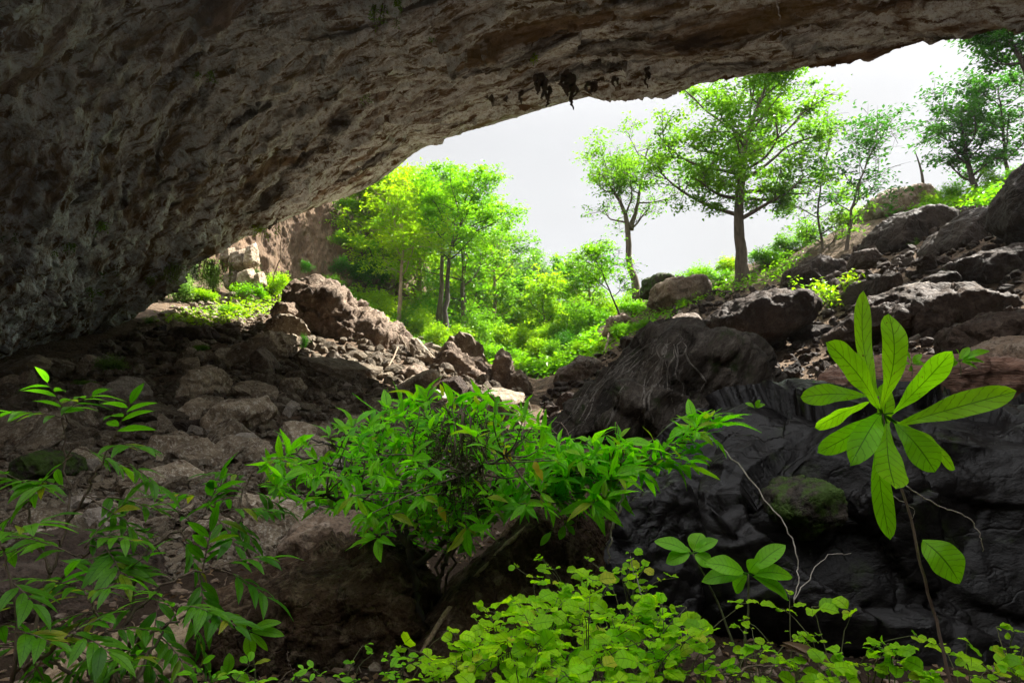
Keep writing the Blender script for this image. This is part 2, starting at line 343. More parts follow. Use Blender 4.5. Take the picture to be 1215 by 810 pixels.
# ------------------------------------------------------------------ terrain
GC = ats([
 (-300, 980, 2.6), (0, 930, 3), (300, 900, 3), (600, 900, 2.9), (900, 900, 2.9), (1215, 900, 3), (1500, 900, 3),
 (-200, 720, 6), (50, 720, 6.2), (200, 690, 7), (100, 575, 12), (0, 520, 14), (-150, 500, 13), (0, 452, 22), (80, 428, 26), (150, 400, 30), (90, 480, 19),
 (230, 372, 38), (330, 345, 46), (330, 600, 9.5), (300, 565, 12), (300, 490, 18), (400, 540, 14.5), (400, 455, 24), (480, 490, 20), (470, 440, 26), (540, 447, 29), (570, 445, 33),
 (380, 385, 35), (450, 405, 34), (330, 395, 33), (250, 410, 29), (600, 470, 31), (640, 462, 34), (620, 520, 20), (560, 560, 13), (500, 600, 9),
 (640, 440, 48), (640, 400, 92), (640, 385, 130), (600, 415, 62), (550, 410, 58), (500, 400, 54), (430, 385, 50),
 (690, 432, 40), (655, 500, 23), (705, 478, 28), (730, 410, 38), (765, 396, 34), (805, 372, 36), (880, 336, 38), (757, 352, 46), (830, 350, 39), (940, 330, 36), (1005, 305, 35), (1050, 245, 42), (1150, 240, 37), (1215, 215, 34), (1350, 150, 30),
 (955, 420, 22), (925, 452, 18.5), (1005, 380, 25), (1100, 330, 24), (1215, 320, 20), (1215, 425, 12), (1060, 455, 13), (890, 490, 14), (830, 500, 15), (700, 560, 11), (780, 680, 7), (1000, 640, 8), (1215, 640, 7.5), (1400, 620, 7), (900, 800, 5), (1100, 800, 5), (1250, 790, 5), (1500, 350, 12),
 (880, 350, 62), (1050, 290, 66), (1215, 270, 60), (760, 365, 66), (700, 378, 78), (330, 340, 70), (480, 330, 90), (560, 350, 85),
])
GC = np.concatenate([GC, [(-24, -4, 0.5), (0, -12, -1.8), (20, -8, 1.5), (-20, 60, 14), (-60, 150, 60), (0, 200, 26), (60, 200, 6), (-150, 60, 45), (150, 60, 15), (110, 0, 40), (36, 26, 15), (40, 40, 12), (46, 60, 10), (37, 49, 11), (58, 80, 12), (30, 42, 11), (60, 22, 60), (62, 36, 82), (68, 52, 84), (60, 6, 45), (76, 38, 84), (-120, -60, 20), (110, -50, 20), (0, -60, 8), (-110, 200, 50), (110, 200, 15), (0, 230, 28)]])  # includes an added, unseen hill at right that keeps sun off the slope
_g = RBF(GC)
def gz(x, y):
    x = np.asarray(x, float).ravel(); y = np.asarray(y, float).ravel()
    z = _g(x, y); p = np.stack([x, y, 0 * x], 1)
    near = np.clip((y - 2) / 12, 0.15, 1)
    return z + near * (0.55 * fbm(p * 0.28, 3, 3) + 0.22 * fbm(p * 1.1, 3, 9, ridged=True))
def stretch_axis(lo, hi, n, fine, c=0.0, k=0.09):
    # spacing grows with the distance from c
    u = np.linspace(np.arcsinh((lo - c) * k / fine), np.arcsinh((hi - c) * k / fine), n); return c + np.sinh(u) * fine / k
gx = stretch_axis(-110, 110, 410, 0.9); gy = np.concatenate([np.linspace(-50, 0, 16)[:-1], stretch_axis(0, 230, 400, 0.9, 0.0)])
X, Yg = np.meshgrid(gx, gy); Z = gz(X, Yg)
mb = MB(); mb.add(np.stack([X.ravel(), Yg.ravel(), Z], 1), grid_quads(len(gy), len(gx))); 
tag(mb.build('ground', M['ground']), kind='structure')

def hit(px, py, ymax=110.0):
    """where the view direction meets the terrain"""
    px = np.atleast_1d(np.asarray(px, float)); py = np.atleast_1d(np.asarray(py, float))
    Ys = 2.5 * (ymax / 2.5) ** np.linspace(0, 1, 260)
    a = (px - 607.5) / F; b = (405.0 - py) / F; dy = CP - b * SP; dz = SP + b * CP
    best = np.full(len(px), np.nan)
    for Y in Ys:
        x = a / dy * Y; z = dz / dy * Y
        below = gz(x, np.full(len(px), Y)) > z
        best = np.where(np.isnan(best) & below, Y, best)
    ok = ~np.isnan(best); Y = np.where(ok, best, 1.0)
    x = a / dy * Y
    return np.stack([x, Y, gz(x, Y)], 1), ok

# ------------------------------------------------------------------ cave ceiling
LIP = ats([(-560, 640, 8), (-330, 540, 12.5), (-120, 470, 19), (0, 432, 25), (75, 415, 29), (150, 386, 33), (180, 352, 35), (215, 322, 36.5), (262, 292, 37.5), (330, 262, 38), (400, 238, 38), (440, 222, 37.5), (466, 204, 37), (492, 180, 36), (540, 160, 34.5), (600, 143, 33), (650, 128, 31.5), (700, 113, 30.2), (750, 104, 29), (830, 97, 27.3), (900, 88, 25.8), (940, 83, 25), (1000, 67, 23.5), (1060, 50, 22), (1110, 39, 20.8), (1160, 30, 19.7), (1215, 20, 18.6), (1300, -5, 17), (1420, -50, 15.5)])
CC = np.array([2.0, 3.2])                   # centre of an added, unseen roof opening that lights the foreground plants
HOLE = (9.8, 9.6)
side = np.array([(20.5, 13, 8.5), (22, 6, 2.5), (20, -6, 1.0), (10, -16, -1.5), (-6, -18, -1.6), (-18, -10, -0.5), (-19, -1, 0.6)])
loop = np.concatenate([LIP, side])
ang = np.unwrap(np.arctan2(loop[:, 1] - CC[1], loop[:, 0] - CC[0])); rad = np.hypot(loop[:, 1] - CC[1], loop[:, 0] - CC[0])
a0 = ang.copy()
n_lip = len(LIP)
CPTS = np.concatenate([loop, [(0, 0, 9.6), (0, 10, 10.4), (6, 20, 13.1), (0, 24, 13.9), (-8, 0, 8.2), (-9, 12, 9.4), (-12, 22, 9.8), (-14, 14, 7.6), (-15, 4, 5.6), (10, 4, 9.6), (14, 10, 10.6), (0, -9, 8.2), (9, -7, 7.5), (-9, -8, 6.5), (-6, 30, 13.9), (-12, 30, 11.2), (-15, 28, 8.6), (10, 16, 12.4), (6, 26, 14.3), (-4, 20, 12.6)]])
_c = RBF(CPTS)
# angles: dense where the mouth is seen
aa = a0[::-1] if a0[0] > a0[-1] else a0
order = np.argsort(a0); A_s, R_s, Z_s = a0[order], rad[order], loop[order, 2]
def per(x, arr):
    Ax = np.concatenate([A_s[-1:] - 2 * np.pi, A_s, A_s[:1] + 2 * np.pi]); Ar = np.concatenate([arr[-1:], arr, arr[:1]])
    return np.interp(x, Ax, Ar)
lo, hi = A_s[0], A_s[0] + 2 * np.pi
la = sorted([a0[1], a0[n_lip - 1]])
dense = np.linspace(la[0], la[1], 1000); rest = np.linspace(la[1], la[0] + 2 * np.pi, 130)[1:-1]
th = np.concatenate([dense, rest]); nth = len(th)
thw = A_s[0] + np.mod(th - A_s[0], 2 * np.pi)
Rb = per(thw, R_s); Zb = per(thw, Z_s)
isl = (th <= la[1]).astype(float)
jit = isl * (0.35 * fbm(np.stack([th * 24, 0 * th, 0 * th], 1), 4, 41) + 0.15 * perlin(np.stack([th * 210, 0 * th, 0 * th], 1), 42))
nr = 360
r_in = 1.0 / np.sqrt((np.cos(th) / HOLE[0]) ** 2 + (np.sin(th) / HOLE[1]) ** 2) * (1 + 0.10 * fbm(np.stack([np.cos(th) * 2, np.sin(th) * 2, 0 * th], 1), 3, 55))
r_in = np.minimum(r_in, 0.75 * Rb)
tt = np.linspace(0, 1, nr)
T, TH = np.meshgrid(tt, th, indexing='ij')
RR = r_in[None, :] + (Rb - r_in)[None, :] * T
xx = CC[0] + np.cos(TH) * RR; yy = CC[1] + np.sin(TH) * RR
zz = _c(xx, yy).reshape(T.shape)
under = np.stack([xx, yy, zz], -1)
edge_w = np.clip((1 - T) / 0.10, 0, 1) ** 0.8
P = under.reshape(-1, 3).copy(); ew = edge_w.ravel()
# stretched rock texture: folds run roughly along the mouth
ca_, sa_ = math.cos(R(-25)), math.sin(R(-25))
Q = np.stack([(P[:, 0] * ca_ + P[:, 1] * sa_) * 0.55, (-P[:, 0] * sa_ + P[:, 1] * ca_) * 1.25, P[:, 2]], 1)
disp = -0.35 + 1.1 * fbm(Q * 0.14, 3, 5) + 0.6 * fbm(Q * 0.38, 3, 7, ridged=True) + 0.28 * fbm(Q * 1.25, 3, 13, ridged=True)
f1, f2 = worley(Q * 0.55 + 0.35 * np.stack([perlin(Q, 61), perlin(Q, 62), perlin(Q, 63)], 1), 3)
disp += 0.55 * (f1 - 0.5) 
warp = 0.3 * np.stack([perlin(Q * 1.3, 71), perlin(Q * 1.3, 72), perlin(Q * 1.3, 73)], 1)
disp += 0.34 * facets(Q * 0.5 + warp, 5) + 0.13 * facets(Q * 1.5 + warp * 2, 6) + 0.045 * facets(Q * 4.2 + warp * 3, 7) + 0.05 * fbm(Q * 4.0, 2, 23, ridged=True)
# displacement along the surface normal
def grid_normals(G):
    du = np.gradient(G, axis=0); dv = np.gradient(G, axis=1); n = np.cross(du, dv); n /= np.linalg.norm(n, axis=-1, keepdims=True) + 1e-9
    return n
nrm = grid_normals(under).reshape(-1, 3)
nrm *= np.sign(-nrm[:, 2:3] + 1e-6)
ew2 = 0.06 + 0.94 * ew
P = P + nrm * (disp * ew2)[:, None]
G = P.reshape(T.shape + (3,))
G[-1, :, 2] += jit * np.clip(0.25 + 0.75 * (th - la[0] - 0.9) / 0.7, 0.25, 1)
# lip rolls outwards and up, then the hill above the cave closes over the top
dirx, diry = np.cos(th), np.sin(th)
ext = []
for k, (out, up) in enumerate([(0.25, 0.25), (0.4, 0.8), (0.6, 2.0), (0.9, 4.0), (1.2, 7.0), (0.0, 10.0)]):
    b = G[-1].copy(); w = 0.35 * fbm(np.stack([dirx * 9, diry * 9, np.full(nth, k * 1.7)], 1), 3, 77) * (k > 0)
    b[:, 0] += dirx * (out + w); b[:, 1] += diry * (out + w); b[:, 2] += up
    ext.append(b)
rim = 1.6 + 5.5 * np.clip(0.25 + np.cos(th - R(30)), 0, 1)        # added rim of the roof opening, raised on the sun side to block it
for f_ in (0.75, 0.5, 0.25, 0.06, 0.0):
    b = G[0] + (ext[5] - G[0]) * f_; b[:, 2] = G[0][:, 2] + rim * (1 if f_ > 0 else 0.6) + (ext[5][:, 2] - G[0][:, 2] - rim) * f_ + 2.0 * f_ * fbm(b * 0.1, 2, 5)
    ext.append(b)
ext.append(G[0].copy())
# outer shell on the non-mouth sides follows the same rows, so the dome is closed
G = np.concatenate([G, np.stack(ext)], 0)
mb = MB(); mb.add(G.reshape(-1, 3), grid_quads(G.shape[0], nth, True)[:, ::-1])
tag(mb.build('cave_ceiling', M['ceil']), kind='structure')
def ceil_z(x, y): return float(_c([x], [y])[0])
# ------------------------------------------------------------------ rocks
def hull_mesh(pts, vox, name):
    bm = bmesh.new()
    for p in pts: bm.verts.new(tuple(p))
    r = bmesh.ops.convex_hull(bm, input=bm.verts)
    bmesh.ops.delete(bm, geom=list({g for g in r['geom_interior'] + r['geom_unused'] if isinstance(g, bmesh.types.BMVert)}), context='VERTS')
    me = bpy.data.meshes.new(name); bm.to_mesh(me); bm.free()
    return me
def remesh(me, vox):
    o = bpy.data.objects.new('remesh', me); COL.objects.link(o)
    m = o.modifiers.new('r', 'REMESH'); m.mode = 'VOXEL'; m.voxel_size = vox
    m2 = o.modifiers.new('s', 'SMOOTH'); m2.factor = 0.5; m2.iterations = 3
    dg = bpy.context.evaluated_depsgraph_get(); dg.update()
    out = bpy.data.meshes.new_from_object(o.evaluated_get(dg)); bpy.data.objects.remove(o); bpy.data.meshes.remove(me)
    return out
def displace(me, size, amp=1.0, seed=0, strata=None, facet=0.0, stretch=(1, 1, 1), fine=1.0):
    n = len(me.vertices); v = np.empty(n * 3, np.float32); me.vertices.foreach_get('co', v); v = v.reshape(-1, 3).astype(float)
    nn = np.empty(n * 3, np.float32); me.vertices.foreach_get('normal', nn); nn = nn.reshape(-1, 3).astype(float)
    q = v / size * np.array(stretch) + seed * 3.7
    d = (0.10 * facets(q * 1.9 + 0.2 * np.stack([perlin(q * 2, 1), perlin(q * 2, 2), perlin(q * 2, 3)], 1), seed + 40) + 0.05 * facets(q * 4.6, seed + 41)) * (0.6 + facet)
    d += 0.16 * fbm(q * 1.6, 3, seed) + fine * 0.085 * fbm(q * 4.2, 3, seed + 5, ridged=True) + fine * 0.035 * fbm(q * 11, 3, seed + 9, ridged=True)
    f1, f2 = worley(q * 2.1, seed + 2); d += 0.10 * (f1 - 0.5) * (1 + facet)
    f1, f2 = worley(q * 5.5, seed + 4); d += fine * 0.05 * (f1 - 0.5) - fine * 0.05 * np.clip(0.10 - (f2 - f1), 0, 1) * 4
    if strata is not None:
        ax = np.array(strata[:3]); ax = ax / np.linalg.norm(ax); along = q - (q @ ax)[:, None] * ax
        w_ = along * 1.1 + ax * ((q @ ax) * strata[3])[:, None] + 0.25 * np.stack([perlin(q * 2.2, seed + 31), perlin(q * 2.2, seed + 32), perlin(q * 2.2, seed + 33)], 1)
        d += strata[4] * 2.2 * fbm(w_, 4, seed + 30, ridged=True)
    v = v + nn * (d * size * amp)[:, None]
    me.vertices.foreach_set('co', v.astype(np.float32).ravel()); me.update()
    me.polygons.foreach_set('use_smooth', np.ones(len(me.polygons), bool)); return me

def boulder(sil, Y, depth, label, mat='rubble', name='boulder', cat='boulder', vox=None, amp=0.8, seed=0, strata=None, extra=(), facet=0.0, group=None, front=0.62, stretch=(1, 1, 1), fine=1.0):
    """sil: outline read off the photograph as (px, py[, Y]); given a real depth in metres before and behind"""
    S = np.array([at(p[0], p[1], p[2] if len(p) > 2 else Y) for p in sil]); c = S.mean(0)
    pts = [S]
    fr = c + (S - c) * front + np.array([0, -depth, 0]); bk = c + (S - c) * front + np.array([0, depth, 0])
    pts += [fr, bk]
    if len(extra): pts.append(ats(extra))
    pts = np.concatenate(pts); base = c.copy()
    size = float(np.linalg.norm(S.max(0) - S.min(0)) * 0.5)
    me = hull_mesh(pts - base, None, name); me = remesh(me, vox or size / 30.0); displace(me, size, amp, seed, strata, facet, stretch, fine)
    me.name = name; me.materials.clear(); me.materials.append(M[mat])
    o = link(name, me); o.location = tuple(base); return tag(o, label, cat, group)

# --- left rubble slope
boulder([(346, 360), (356, 344), (377, 338), (400, 348), (436, 372), (470, 396), (490, 414), (470, 432), (400, 428), (352, 400)], 35, 2.2, 'jagged brown rock outcrop with sunlit crest at top of left rubble slope', 'outcrop', vox=0.06, amp=0.75, seed=3, facet=1.2, name='rock_outcrop', cat='rock outcrop')
boulder([(322, 372), (334, 360), (350, 360), (358, 372), (352, 386), (330, 388)], 32.5, 0.9, 'rounded block sitting against the left foot of the sunlit outcrop', 'outcrop', seed=5)
boulder([(301, 444), (302, 420), (311, 410), (330, 430), (334, 446), (318, 452)], 24, 0.7, 'pointed triangular boulder standing upright on the left rubble slope', 'brown', seed=6, amp=0.45)
boulder([(222, 480), (228, 452), (246, 434), (264, 440), (266, 466), (250, 492), (230, 492)], 19.5, 1.0, 'squarish pitted boulder left of the pointed triangular boulder', 'rubble', seed=7, amp=0.8)
boulder([(245, 505), (262, 478), (318, 470), (326, 486), (310, 508), (276, 526), (252, 524)], 16.5, 0.9, 'large slanted grey-brown block below the squarish pitted boulder', 'rubble', seed=8, amp=0.6)
boulder([(128, 480), (136, 458), (152, 446), (168, 452), (172, 468), (160, 488), (140, 496)], 18.5, 0.7, 'pale pitted boulder beside the grassy tuft on the left slope', 'pale', seed=9)
boulder([(262, 532), (276, 514), (300, 514), (308, 530), (302, 556), (276, 560)], 14.5, 0.6, 'grey block with a flat pale face under the large slanted block', 'pale', seed=10, amp=0.5)
boulder([(424, 512), (432, 494), (452, 476), (470, 476), (472, 492), (452, 508), (434, 520)], 19.5, 0.6, 'leaning grey slab behind the top of the leafy shrub', 'greyb', seed=12, amp=0.4)
boulder([(420, 530), (438, 510), (450, 512), (452, 528), (436, 540)], 16.5, 0.45, 'small slab leaning against the larger leaning grey slab', 'rubble', seed=13, amp=0.4)
boulder([(480, 478), (496, 462), (520, 462), (534, 472), (520, 482), (494, 484)], 23, 0.6, 'low pinkish boulder peeping over the leafy shrub', 'pale', seed=14, amp=0.4)
boulder([(512, 470), (520, 452), (545, 446), (558, 462), (556, 478), (530, 482)], 24.5, 0.8, 'rounded grey boulder right of the low pinkish one', 'greyb', seed=15, amp=0.5)
boulder([(460, 472), (466, 446), (492, 432), (512, 440), (508, 462), (486, 474)], 26, 1.0, 'dark brown boulder below the crest of the left rubble slope', 'brown', seed=16)
boulder([(516, 440), (520, 420), (534, 412), (548, 424), (562, 436), (578, 448), (570, 460), (540, 456)], 30, 0.9, 'lumpy sunlit boulder on the crest left of the rock pillar', 'outcrop', seed=17, amp=1.1)
boulder([(552, 446), (558, 424), (570, 426), (588, 446), (586, 458), (566, 458)], 31.5, 0.7, 'wedge-shaped boulder touching the left side of the rock pillar', 'outcrop', seed=18, amp=0.9)
boulder([(584, 462), (584, 438), (588, 420), (596, 414), (606, 420), (607, 438), (612, 462), (600, 470)], 31, 0.6, 'upright rock pillar standing in the gap of the gorge', 'brown', seed=19, amp=0.9, name='rock_pillar', cat='rock pillar')
boulder([(600, 462), (606, 446), (618, 440), (630, 456), (632, 470), (610, 474)], 30.5, 0.7, 'low round boulder at the right foot of the rock pillar', 'brown', seed=20, amp=0.8)
boulder([(196, 412), (208, 394), (232, 388), (256, 394), (262, 404), (240, 412)], 30, 1.2, 'long dark hump of rock above the left rubble', 'greyb', seed=21, amp=0.8)
boulder([(40, 512), (52, 492), (74, 488), (84, 500), (72, 514)], 15.5, 0.5, 'cream slab lying on brown soil at the left side of the cave', 'pale', seed=22, amp=0.4)
boulder([(28, 566), (34, 544), (60, 532), (84, 542), (88, 562), (60, 574)], 11.5, 0.6, 'mossy pale boulder at the left side of the cave', 'mossy', seed=23, amp=0.6)
boulder([(204, 520), (212, 500), (234, 498), (242, 512), (226, 524)], 16, 0.5, 'dark flat-topped boulder left of the large slanted block', 'greyb', seed=24, amp=0.5)
boulder([(176, 410), (180, 396), (196, 386), (204, 396), (196, 408)], 31, 0.6, 'dark stone under the lowest end of the cave ceiling', 'greyb', seed=25)
boulder([(118, 420), (124, 404), (146, 396), (160, 404), (150, 416)], 30.5, 0.7, 'bright whitish boulder in the crevice below the ceiling', 'pale', seed=26)
boulder([(398, 452), (402, 434), (416, 428), (430, 440), (424, 454)], 27, 0.6, 'dark boulder with a round top under the outcrop', 'brown', seed=27)
boulder([(330, 468), (338, 450), (356, 448), (364, 462), (350, 474)], 22, 0.5, 'light brown boulder right of the pointed triangular boulder', 'rubble', seed=28)
boulder([(334, 498), (346, 474), (356, 480), (350, 504), (340, 508)], 18.5, 0.4, 'thin pale slab standing on edge in the left rubble', 'pale', seed=29, amp=0.35)
# white stacked blocks under the lip, in front of the cliff
for i, (s, Y, l) in enumerate([
  ([(290, 318), (296, 292), (304, 288), (306, 312), (298, 322)], 43, 'tall white angular block, topmost of the pale block stack under the ceiling lip'),
  ([(272, 320), (276, 300), (290, 296), (296, 314), (284, 324)], 43.2, 'white angular block left of the topmost block of the pale stack'),
  ([(262, 312), (266, 298), (278, 294), (280, 308), (270, 316)], 43.8, 'small white block touching the ceiling lip in the pale stack'),
  ([(282, 340), (284, 324), (300, 318), (306, 332), (298, 346)], 42.6, 'broad white block in the middle of the pale stack'),
  ([(268, 342), (268, 326), (280, 322), (284, 338), (276, 348)], 42.8, 'grey-white block at the left edge of the pale stack'),
  ([(284, 362), (286, 346), (300, 344), (308, 354), (300, 366)], 42, 'cream block at the foot of the pale stack'),
  ([(268, 362), (270, 348), (282, 346), (286, 358), (278, 366)], 41.8, 'tan block at the lower left of the pale stack'),
  ([(302, 344), (304, 326), (312, 322), (316, 338), (310, 348)], 43, 'narrow grey block at the right edge of the pale stack')]):
    boulder(s, Y, 0.7, l, 'rubble', seed=40 + i, amp=0.35, facet=0.4, group='stacked pale blocks under the ceiling lip')
# --- right slope
boulder([(650, 530), (686, 500), (730, 450), (772, 404), (796, 388), (812, 400), (838, 418), (880, 428), (908, 470), (900, 510), (800, 540), (700, 545)], 16, 2.3, 'huge dark boulder with pale streaks fanning down its left face', 'wetstreak', vox=0.06, amp=0.75, seed=50, strata=(0.82, 0.3, -0.57, 5, 0.05), facet=0.8, fine=0.5)
boulder([(790, 402), (792, 380), (806, 374), (826, 374), (834, 388), (830, 412), (806, 416)], 23, 0.9, 'brown rock knob behind the peak of the huge streaked boulder', 'brown', seed=51, amp=0.6)
boulder([(838, 412), (834, 388), (862, 362), (900, 348), (956, 346), (972, 360), (962, 384), (910, 408), (866, 420)], 24.5, 1.6, 'broad dark rounded boulder on the scree below the big tree', 'greyb', vox=0.07, seed=52, amp=0.6)
boulder([(980, 400), (1010, 372), (1060, 352), (1110, 346), (1180, 362), (1215, 384), (1190, 404), (1100, 414), (1010, 412)], 18, 1.8, 'long flat-topped dark boulder across the right slope behind the big-leaved sapling', 'greyb', vox=0.06, seed=53, amp=0.6)
boulder([(1028, 310), (1030, 282), (1054, 258), (1098, 248), (1126, 256), (1120, 282), (1090, 310), (1050, 318)], 32, 2.0, 'big square dark boulder near the top of the right slope', 'greyb', vox=0.09, seed=54, amp=0.6)
boulder([(1096, 318), (1100, 296), (1120, 270), (1150, 252), (1172, 250), (1186, 272), (1164, 296), (1124, 318)], 27, 1.6, 'dark smooth leaning boulder right of the big square one', 'greyb', vox=0.08, seed=55, amp=0.45)
boulder([(1116, 344), (1124, 316), (1180, 300), (1240, 296), (1250, 336), (1190, 356), (1140, 360)], 21, 1.6, 'thick dark rock shelf jutting from the right edge of the slope', 'greyb', vox=0.07, seed=56, amp=0.7, strata=(0, 0, 1, 6, 0.03))
boulder([(1024, 268), (1028, 248), (1046, 232), (1090, 224), (1104, 238), (1090, 258), (1050, 270)], 40, 2.0, 'brown crumbling rock mound on the skyline below the bare snag', 'brown', seed=57, amp=0.9)
boulder([(1062, 360), (1066, 342), (1100, 332), (1120, 338), (1116, 352), (1090, 360)], 21, 0.8, 'flat-topped tan stone block on the right scree', 'pale', seed=58, amp=0.3)
boulder([(1092, 348), (1098, 330), (1118, 322), (1130, 334), (1126, 350), (1104, 356)], 20.5, 0.7, 'dark round boulder leaning on the flat-topped tan block', 'greyb', seed=59, amp=0.5)
boulder([(1036, 350), (1040, 330), (1056, 322), (1064, 340), (1056, 358)], 22, 0.7, 'upright dark boulder left of the flat-topped tan block', 'greyb', seed=60, amp=0.6)
boulder([(1008, 318), (1012, 300), (1030, 296), (1042, 308), (1034, 318)], 28, 0.7, 'small black boulder beside the bright young shrub on the scree', 'greyb', seed=61, amp=0.5)
boulder([(1128, 420), (1130, 392), (1164, 378), (1215, 372), (1250, 382), (1250, 420), (1190, 432)], 12.5, 1.0, 'layered dark boulder at the right edge above the leafy seedlings', 'greyb', vox=0.04, seed=62, amp=0.7, strata=(0.1, 0, 1, 5, 0.04))
boulder([(1150, 440), (1154, 416), (1190, 402), (1260, 404), (1260, 446), (1200, 452)], 11, 0.9, 'brown block under the layered dark boulder at the right edge', 'brown', vox=0.035, seed=63, amp=0.5, strata=(0, 0, 1, 4, 0.04))
boulder([(1196, 270), (1200, 226), (1222, 188), (1270, 180), (1280, 260), (1240, 290)], 22, 1.6, 'tall dark rock at the far right edge under the overhanging tree', 'greyb', vox=0.08, seed=64, amp=0.7)
boulder([(1180, 246), (1186, 222), (1206, 206), (1230, 214), (1228, 246)], 32, 1.4, 'mossy dark rock on the skyline beside the right-hand slim tree', 'mossy', seed=65, amp=0.8)
boulder([(770, 362), (776, 342), (800, 330), (838, 330), (846, 346), (830, 362), (790, 370)], 39, 1.6, 'brown earthy rock mound below the thin forked tree', 'brown', seed=66, amp=0.8)
boulder([(760, 352), (764, 334), (778, 326), (798, 330), (804, 344), (784, 356)], 41, 1.4, 'round rock hump draped in creepers on the skyline', 'mossy', seed=67, amp=0.7)
boulder([(928, 340), (934, 322), (960, 308), (1000, 312), (1004, 330), (970, 344)], 33, 1.2, 'dark ledge of rock behind the bright young shrub', 'greyb', seed=68, amp=0.8)
boulder([(716, 398), (720, 380), (740, 372), (756, 384), (750, 398)], 40, 0.9, 'brown boulder half hidden by ferns on the gorge side', 'brown', seed=69, amp=0.8)
boulder([(655, 462), (662, 444), (690, 424), (712, 430), (712, 450), (680, 468)], 33, 1.1, 'broken brown rock bank at the right side of the gorge gap', 'brown', seed=70, amp=1.1)
boulder([(980, 452), (1010, 436), (1100, 432), (1215, 440), (1290, 446), (1290, 490), (1100, 496), (1000, 486)], 10, 1.2, 'long reddish ledge of rock behind the wet black boulder', 'red', vox=0.035, seed=71, amp=0.5, strata=(0.1, 0.2, 1, 7, 0.05))
# --- foreground
boulder([(700, 660, 6.8), (770, 590, 6.8), (838, 522, 7), (884, 484, 7.2), (940, 468, 7.2), (1040, 474, 7.2), (1150, 490, 7), (1300, 500, 6.8), (1360, 700, 6.6), (1330, 960, 6.6), (900, 960, 6.6), (740, 800, 6.8)], 6.8, 1.0, 'huge wet black boulder filling the lower right foreground', 'wet', vox=0.028, amp=0.8, seed=72, facet=0.6, front=0.72, fine=0.22)
boulder([(900, 606, 6.1), (904, 582, 6.1), (930, 568, 6.1), (968, 566, 6.1), (980, 584, 6.1), (972, 616, 6.1), (930, 640, 6.2)], 6.1, 0.6, 'moss-capped rock knob sticking out of the wet black boulder', 'mossy', vox=0.012, seed=73, amp=0.7)
boulder([(966, 604, 6.2), (972, 580, 6.2), (1000, 562, 6.2), (1034, 558, 6.2), (1052, 580, 6.2), (1040, 626, 6.3), (990, 640, 6.3)], 6.2, 0.6, 'glossy wet rock nose beside the moss-capped knob', 'wet', vox=0.014, seed=74, amp=0.8)
boulder([(500, 776, 4.15), (530, 728, 4.3), (580, 668, 4.6), (640, 610, 4.95), (690, 582, 5.2), (730, 600, 5.3), (700, 720, 4.8), (620, 850, 4.2), (500, 850, 4.05)], 4.7, 0.04, 'leaning dark slab with a pale ridge line rising from the bottom centre', 'darkfront', vox=0.014, amp=0.3, seed=75, front=0.9, facet=0.6, extra=[(488, 800, 4.7), (500, 745, 4.9), (560, 672, 5.2), (626, 604, 5.6), (680, 580, 5.8)])
slab_ = [o for o in COL.objects if o.get('label', '').startswith('leaning dark slab')][0]
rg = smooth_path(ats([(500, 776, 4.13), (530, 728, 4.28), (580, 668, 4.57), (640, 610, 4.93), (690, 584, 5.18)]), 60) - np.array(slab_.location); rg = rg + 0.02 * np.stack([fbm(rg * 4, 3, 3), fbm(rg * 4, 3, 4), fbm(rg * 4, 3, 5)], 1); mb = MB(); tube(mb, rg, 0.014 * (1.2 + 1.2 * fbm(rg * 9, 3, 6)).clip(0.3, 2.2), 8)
mb.build('lit_ridge_edge', M['tanslab'], slab_)  # pale tube along the ridge imitates an edge catching the light
boulder([(668, 720, 5.9), (690, 640, 6), (740, 590, 6.2), (800, 560, 6.4), (830, 640, 6.2), (800, 800, 5.6), (700, 840, 5.4)], 6, 0.5, 'dark rounded rock between the leaning slab and the wet black boulder', 'wet', vox=0.025, amp=0.6, seed=76, front=0.85)
boulder([(230, 742, 5.0), (262, 708, 5.2), (330, 686, 5.3), (390, 660, 5.3), (440, 642, 5.3), (486, 652, 5.2), (500, 700, 4.9), (496, 800, 4.6), (470, 900, 4.5), (260, 900, 4.4), (225, 800, 4.5)], 4.9, 0.05, 'dark brown boulder with a ragged lit top at the bottom left of centre', 'darkfront', vox=0.016, amp=0.5, seed=77, front=0.9, facet=0.9, extra=[(250, 760, 4.3), (330, 722, 4.3), (400, 694, 4.35), (462, 676, 4.45), (480, 720, 4.35), (300, 880, 4.2), (460, 880, 4.2)])
boulder([(60, 800), (100, 768), (180, 742), (250, 736), (270, 770), (200, 810), (110, 830)], 4.6, 0.7, 'flat tan rock lying at the bottom left behind the dark leaves', 'tanslab', vox=0.022, amp=0.5, seed=78)
boulder([(-60, 800), (-20, 700), (60, 640), (150, 650), (200, 720), (120, 800), (0, 840)], 6.4, 0.9, 'dark boulder in the shade behind the left fronds', 'greyb', vox=0.04, amp=0.7, seed=79)
boulder([(330, 650), (350, 624), (400, 604), (440, 620), (450, 650), (390, 664)], 7.5, 0.6, 'rusty brown boulder under the left limb of the leafy shrub', 'brown', vox=0.03, amp=0.8, seed=80)

